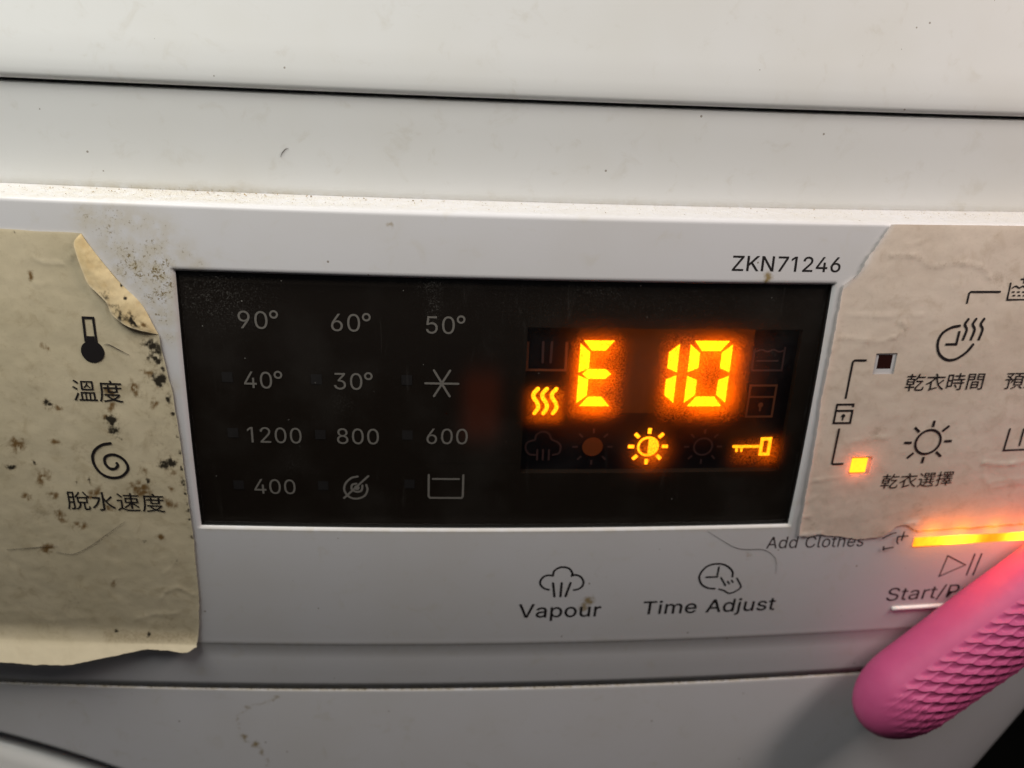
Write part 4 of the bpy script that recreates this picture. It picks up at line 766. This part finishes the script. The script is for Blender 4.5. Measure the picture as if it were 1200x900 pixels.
# ------------------------------------------------------------------ right paper label
RE = [(37.25, 69.8), (36.9, 69.5), (35.5, 68.8), (34.0, 68.0), (32.0, 66.7), (29.9, 66.1), (27.6, 64.6), (26.3, 63.1), (25.3, 62.35), (18.5, 62.2), (8.6, 62.0), (3.2, 61.8), (-4, 62.3), (-17.8, 62.6), (-23.3, 62.8), (-27.5, 63.0), (-30, 63.4)]
def xl_right(z): return np.interp(-np.asarray(z), [-e[0] for e in RE], [e[1] for e in RE])
RB = [(62, -27.9), (63.5, -29.2), (65, -29.5), (67.8, -29.1), (72.8, -29.9), (77.9, -30.8), (81.7, -30.4), (83.5, -29.6), (85, -27.9), (87.3, -27.5), (89.5, -29.0), (91, -29.1), (101.4, -28.9), (115.7, -28.5), (150, -28.3)]
CR = [([(63.3, 15.5), (68.2, 15.1), (71.8, 14.7), (75.1, 15.7), (77, 17.6), (75.4, 18.7)], .30, .55), ([(70.8, 31.5), (76, 31.5), (79.5, 29.3), (85, 30.2), (90.1, 29.4), (93.7, 25.6)], .26, .6), ([(62, 8.8), (71.2, 8.7)], .15, .4), ([(70, 19.8), (74.2, 20.2), (79.6, 20)], .2, .5), ([(63.3, 20.2), (66.8, 20), (72.6, 19.6)], .2, .5), ([(62.5, -15.8), (69, -14.8)], .28, .6), ([(70.6, -6.4), (77.5, -6)], .30, .9), ([(101.1, -12.3), (105.9, -13.2), (110.8, -12.6), (118, -13)], .45, .7), ([(104, -17.5), (109, -16.8), (118, -17.2)], .35, .7), ([(101, -12.4), (102, -16), (104, -18.5)], .3, .6), ([(105.5, -18.7), (109.3, -17.8), (112.5, -18.2)], .35, .6), ([(87.4, -27.1), (89.7, -26.6), (89.5, -27.7)], .4, .5), ([(62.5, -24.5), (64.5, -24.2)], .4, .5), ([(64, -29), (68, -28.8)], .35, .5), ([(74, 33.5), (77, 34.3)], .2, .5)]
def wrin_right(X, Z):
    h = .11 * nz(X, Z, 8.0, 6.3, 2) + .035 * nz(X, Z, 1.8, 1.2, 3)
    for pts, a, w in CR: h = h + .6 * a * np.exp(-pl_dist(X, Z, pts) / (w * .5)) * (.45 + .9 * np.abs(nz(X, Z, 1.8, w * 9 + pts[0][0], 3)))
    return h
cols = np.concatenate([np.linspace(0, 1, 22, endpoint=False), [1]])
fixed = np.unique(np.round(np.concatenate([np.arange(71.0, 130, .5), [71.6, 76.1, 70.9, 75.5], np.linspace(130, 150, 8)]), 3)); fixed = fixed[fixed > 70.9 - 1e-6]
zf = np.unique(np.round(np.concatenate([np.arange(-23.0, 37.2, .5), [37.25, 8.0, 12.3, -14.4, -10.25]]), 3))[::-1]
nb = 14
RXr = []; RZr = []
for r in range(len(zf) + nb):
    z = zf[r] if r < len(zf) else None
    zz = z if z is not None else -23.0
    frac = 0 if z is not None else (r - len(zf) + 1) / nb
    zeff = zz if z is not None else -23.0 - frac * 5
    x0 = float(xl_right(zeff)) + (.5 if zeff > 25.5 else .18) * mnoise.fractal(Vector((0, zeff / 1.1, 2.2)), 1, 2, 4)
    row = np.concatenate([x0 + (fixed[0] - x0) * cols[:-1], fixed])
    zb = np.interp(row, [e[0] for e in RB], [e[1] for e in RB]) + np.array([.34 * mnoise.fractal(Vector((x / 1.2, 3.3, 1)), 1, 2, 4) for x in row])
    RXr.append(row); RZr.append(np.full(row.shape, zz) if z is not None else -23.0 + (zb + 23.0) * frac)
RX, RZ = np.array(RXr), np.array(RZr)
wr = wrin_right(RX, RZ)
edge_l = RX - xl_right(RZ)[..., ]
RY = S(RX, RZ) - .16 - np.maximum(wr + .14, 0) - .22 * np.exp(-np.maximum(edge_l, 0) / .5)
brow = np.zeros(RX.shape)
brow = np.maximum(brow, .30 * np.exp(-(pl_dist(RX, RZ, CR[1][0]) / 1.0) ** 2)); brow = np.maximum(brow, .28 * np.exp(-(pl_dist(RX, RZ, CR[0][0]) / .7) ** 2))
for x, z, r, s in ((94, 27, 2.5, .4), (85, 30, 2, .3), (97, 26, 2, .35), (75, -5, 2.2, .4), (66, -27, 2, .35), (82, -29.5, 1.5, .4), (72, 2, 4, .2), (90, -24, 4, .25)): brow = np.maximum(brow, s * np.exp(-((RX - x) ** 2 + (RZ - z) ** 2) / r ** 2))
palr = np.clip(1.6 * np.exp(-np.maximum(edge_l, 0) / .50) * (RZ > 25) + .4 * np.exp(-np.maximum(edge_l, 0) / .15) + .5 * np.exp(-(pl_dist(RX, RZ, [(64, -29.2), (67.5, -29)]) / .5) ** 2) + .5 * np.exp(-(pl_dist(RX, RZ, CR[11][0]) / .4) ** 2), 0, .8)
rcx = (RX[:-1, :-1] + RX[1:, 1:]) / 2; rcz = (RZ[:-1, :-1] + RZ[1:, 1:]) / 2
rskip = ((rcx > 71.6) & (rcx < 76.1) & (rcz > 8.0) & (rcz < 12.3)) | ((rcx > 71.0) & (rcx < 75.5) & (rcz > -14.4) & (rcz < -10.25))
labR = empty('paper_label', (100, S(100, -28) - .2, -28), 'torn beige paper label with sun and clock symbols, right of the black display', 'paper label')
grid_obj('paper_sheet', RX, RY, RZ, M_paperR, labR, rskip, {'brown': brow, 'mold': np.zeros(RX.shape), 'pale': palr}, flip=True)
def on_right(x, z):
    X, Zz = np.atleast_2d(x), np.atleast_2d(z); return (S(X, Zz) - .25 - np.maximum(wrin_right(X, Zz) + .14, 0)).ravel()
decal('bracket_line', [ribbon([(69.8, 10.95), (67.35, 10.95), (67.0, 10.6), (66.95, 2.9)], .42, cap=False)], on_right, M_ink, labR)
decal('bracket_line', [ribbon([(66.9, -3.6), (66.9, -11.5), (67.1, -11.7), (69.4, -11.7)], .42, cap=False)], on_right, M_ink, labR)
decal('lock_symbol', [ribbon([(65.45, .28), (68.95, .28), (68.95, -2.4), (65.45, -2.4)], .42, True), ribbon([(65.45, .5), (65.45, 1.65), (68.9, 1.65), (68.9, 1.05)], .4, cap=False), disc((67.2, -.85), .42, 14), ribbon([(67.2, -1), (67.2, -1.75)], .3)], on_right, M_ink, labR)
rays = [[(87.3, -2.3), (87.25, -3.76)], [(89.6, -4.8), (90.9, -3.55)], [(90.6, -7.1), (92.3, -7.05)], [(89.4, -9.5), (90.75, -10.65)], [(86.9, -10.6), (86.85, -12.1)], [(84.4, -9.6), (83.2, -10.8)], [(83.4, -7.2), (81.7, -7.2)], [(84.5, -4.8), (83.25, -3.7)]]
decal('sun_symbol', [ribbon(arcp((87.0, -7.15), 2.75, 0, 360, 36)[:-1], .52, True)] + [ribbon(r, .55, cap=False) for r in rays], on_right, M_ink, labR)
ck = [(87.9, 17.85), (86.2, 17.5), (84.6, 16.4), (84.0, 14.5), (84.8, 12.2), (86.75, 10.9), (88.75, 11.05), (90.6, 12.4), (91.65, 14.0)]
wv = [(0, 0), (-.47, -1.1), (.14, -2.15), (-.2, -4.15)]
decal('drying_time_symbol', [ribbon(smooth_pl(ck), .55), ribbon([(88.1, 16.8), (88.05, 14.1), (85.7, 14.1)], .5, cap=False)] + [ribbon(smooth_pl([(x + a, 19.2 + b) for a, b in wv]), .52) for x in (89.45, 91.15, 92.85)], on_right, M_ink, labR)
decal('bracket_line', [ribbon([(95.1, 24.6), (88.75, 24.6), (88.45, 24.3), (88.4, 22.3)], .4, cap=False)], on_right, M_ink, labR)
decal('prewash_symbol', [ribbon([(96.85, 26.4), (96.85, 23.0), (104, 23.0), (104, 26.4)], .35, cap=False), ribbon(smooth_pl([(97.4, 25.35), (98.1, 25.7), (98.9, 25.35), (99.6, 25.7), (100.5, 25.35), (101.4, 25.7), (102.4, 25.35), (103.5, 25.65)]), .3), ribbon([(98.8, 27.05), (100.5, 27.05)], .32, cap=False), ribbon([(99.65, 27.9), (99.65, 26.2)], .32, cap=False)] + [ribbon([(97.5 + i * 1.1 + o, z), (98.1 + i * 1.1 + o, z)], .3, cap=False) for z, o in ((24.55, 0), (23.85, .3)) for i in range(5)], on_right, M_ink, labR)
decal('wash_symbol', [ribbon([(104.9, -4.7), (104.85, -9.7), (116.3, -9.7), (116.3, -4.7)], .42), ribbon([(108.2, -4.8), (108.2, -8.6)], .42), ribbon([(111.1, -4.8), (111.1, -8.6)], .42)], on_right, M_ink, labR)
decal('lettering', [text_shape('乾衣時間', (79.1, 4.3), (96, 4.35), 3.7)], on_right, M_ink, labR)
decal('lettering', [text_shape('乾衣選擇', (78.8, -18.0), (94.9, -17.7), 3.55)], on_right, M_ink, labR)
decal('lettering', [text_shape('預約', (100.8, 4.3), (109.4, 4.3), 3.7)], on_right, M_ink, labR)
decal('garment_symbol', [ribbon([(82.5, -30.7), (84.3, -29.5), (85.3, -29.3)], .3), ribbon([(85.9, -30.5), (86.1, -31.8), (86.5, -32.3)], .3), ribbon([(86.1, -30.4), (88.3, -30.3)], .35), ribbon([(87.15, -29.2), (87.1, -31.4)], .35), ribbon([(83.3, -33.5), (85.6, -33.2)], .35), ribbon([(83.3, -32.9), (83.5, -33.8)], .4)], lambda x, z: np.minimum(on_right(x, z), S(x, z) - .45), M_ink, panel)

# ------------------------------------------------------------------ pink handle resting over the start button
A0 = np.array([84.6, -4.0, -76.6]); ax = np.array([math.cos(math.radians(47.64)), .029, math.sin(math.radians(47.64))]); ax /= np.linalg.norm(ax)
A1 = A0 + ax * 60
camv = np.array(cam.location) * 1000 - (A0 + A1) / 2; fr = camv - ax * np.dot(camv, ax); fr /= np.linalg.norm(fr)
dn = np.cross(ax, fr); dn = dn if dn[2] < 0 else -dn
Rh, CAP = 9.5, 14.5
LEN = 190.0
ssp = np.concatenate([CAP * (1 - np.cos(np.linspace(0, math.pi / 2, 26))), np.arange(CAP + .14, 75, .14), np.linspace(75.5, LEN - 8, 60), LEN - 8 + 8 * np.sin(np.linspace(.08, math.pi / 2, 12))])
th = np.linspace(-math.pi, math.pi, 361)[:-1]; th = np.sort(np.concatenate([th, np.linspace(-.25, 1.75, 260)]))
SS, TH = np.meshgrid(ssp, th, indexing='ij')
def rad(s):
    r = np.where(s < CAP, Rh * np.maximum(1 - np.clip((CAP - s) / CAP, 0, 1) ** 2.1, 0) ** (1 / 2.1), Rh) * (1 - .0008 * s) * (1 + .032 * np.exp(-((s - 40) / 16) ** 2))
    r = np.where(s > LEN - 8, Rh * np.sqrt(np.maximum(1 - ((s - LEN + 8) / 8) ** 2, 0)), r)
    return r
tt = (TH + .12) * Rh                                      # arc length below the first scale row
uu = (SS - 1.08 * tt) / 3.35; vv2 = tt / 2.2
uq = uu + .16 * np.abs(np.sin(math.pi * vv2)) ** 1.2 * 1.0
fr_u = uq - np.floor(uq); fr_v = vv2 - np.floor(vv2)
ramp = np.clip(1 - fr_u / .55, 0, 1) ** 1.15
drop = np.clip((1 - fr_u) / .09, 0, 1) * np.clip(fr_u / .05, 0, 1)
cell = np.clip(1 - ((fr_u - .68) / .28) ** 2 - ((fr_v - .5) / .40) ** 2, 0, 1)
h = .66 * ramp * np.clip(fr_u / .07, 0, 1) - .30 * cell ** .5 + .05
ridge_v = np.exp(-((np.minimum(fr_v, 1 - fr_v)) / .09) ** 2) * .16
fade = np.clip(tt / 1.3, 0, 1) * np.clip((2.35 - TH) / .2, 0, 1) * np.clip((SS - 6 + TH * 1.5) / 9, 0, 1) * np.clip((118 - SS) / 5, 0, 1)
RR = rad(SS) + (h + ridge_v) * fade * .60
RR[-1, :] = 0.0; RR[0, :] = 0.0
HP = A0[None, None] + SS[..., None] * ax + RR[..., None] * (np.cos(TH)[..., None] * fr + np.sin(TH)[..., None] * dn)
ns_, nt_ = SS.shape
Fh = []
for i in range(ns_ - 1):
    for j in range(nt_):
        j2 = (j + 1) % nt_; Fh.append((i * nt_ + j, i * nt_ + j2, (i + 1) * nt_ + j2, (i + 1) * nt_ + j))
if np.dot(np.cross(fr, dn), ax) > 0: Fh = [q[::-1] for q in Fh]
hd = mesh_obj('pink_handle', HP.reshape(-1, 3), Fh, M_pink)
tag(hd, 'round ended pink rubber handle with embossed scales in front of the start button', 'handle')

# ------------------------------------------------------------------ hairs, dust
def hair(pts, label, base, r=.07, group=None):
    P = smooth_pl(pts, 6); P3 = [(x, float(np.ravel(base(np.array([x]), np.array([z])))[0]) - r * .6, z) for x, z in P]
    return tag(tube('hair', P3, r, M_hair), label, 'hair', group)
hair([(42.9, -27.5), (46.2, -29.8), (49, -31.6), (51, -32.4), (53.3, -32.6), (56.2, -32.8), (58.6, -34.4), (59.7, -36.5), (60.1, -39.4)], 'thin dark hair curling below the lower right corner of the display', off(-.02), .042)
hair([(-99.6, -33.4), (-94, -32.6), (-89.2, -32)], 'straight dark hair on the yellow label near the left edge of the photo', on_left, .045)
hair([(-89.8, -33.5), (-86.6, -33.9), (-83, -32), (-79.1, -28.9), (-74.9, -25.5)], 'curved dark hair on the yellow label just below its spiral caption', on_left, .045)
hair([(-74, 11.8), (-73.2, 11.9), (-71.5, 11), (-69.7, 10)], 'short brown fibre beside the thermometer bulb on the yellow label', on_left, .07)
hair([(-42.3, 44.5), (-42, 45.2), (-41.3, 46), (-40.8, 46.1)], 'tiny dark hair on the white strip above the display', lambda x, z: Dx(x) + YB - .05, .06)

def dust(name, n, mats, fn, label, rmin, rmax, wts):
    V = []; F = []; FM = []
    for i in range(n):
        p = fn(); r = rmin + (rmax - rmin) * random.random() ** 3
        b = len(V); d = [Vector((random.gauss(0, 1), random.gauss(0, 1), random.gauss(0, 1))).normalized() * r for _ in range(4)]
        for k in d: V.append((p[0] + k.x, p[1] + k.y, p[2] + abs(k.z)))
        m = 0 if random.random() < wts else 1
        for q in ((0, 1, 2), (0, 2, 3), (0, 3, 1), (1, 3, 2)): F.append(tuple(b + i for i in q)); FM.append(m)
    o = mesh_obj(name, V, F, None, smooth=False, mats=mats, fmat=FM)
    return tag(o, label, 'dust', kind='stuff')
def on_ledge():
    x = random.uniform(-122, 130); t = random.random() ** .8
    if random.random() < .3: x = random.gauss(-62, 22)
    y0, y1 = f36 + 1.2, YB - .1
    return (x, y0 + (y1 - y0) * t + Dx(x), 37.52 + .1 * t)
dust('dust', 9000, [M_dust, M_dirt], on_ledge, 'pale dust and brown crumbs along the white ledge over the display', .03, .17, .95)
def crumbs():
    x = random.choice((random.gauss(-62, 14), random.gauss(-40, 20), random.uniform(-110, 125))); y1 = YB - .1
    return (x, y1 - abs(random.gauss(0, 1.3)) + Dx(x), 37.55 + abs(random.gauss(0, .15)))
dust('dirt', 260, [M_dirt, M_dust], crumbs, 'brown crumbs gathered at the back of the white ledge', .08, .34, .9)
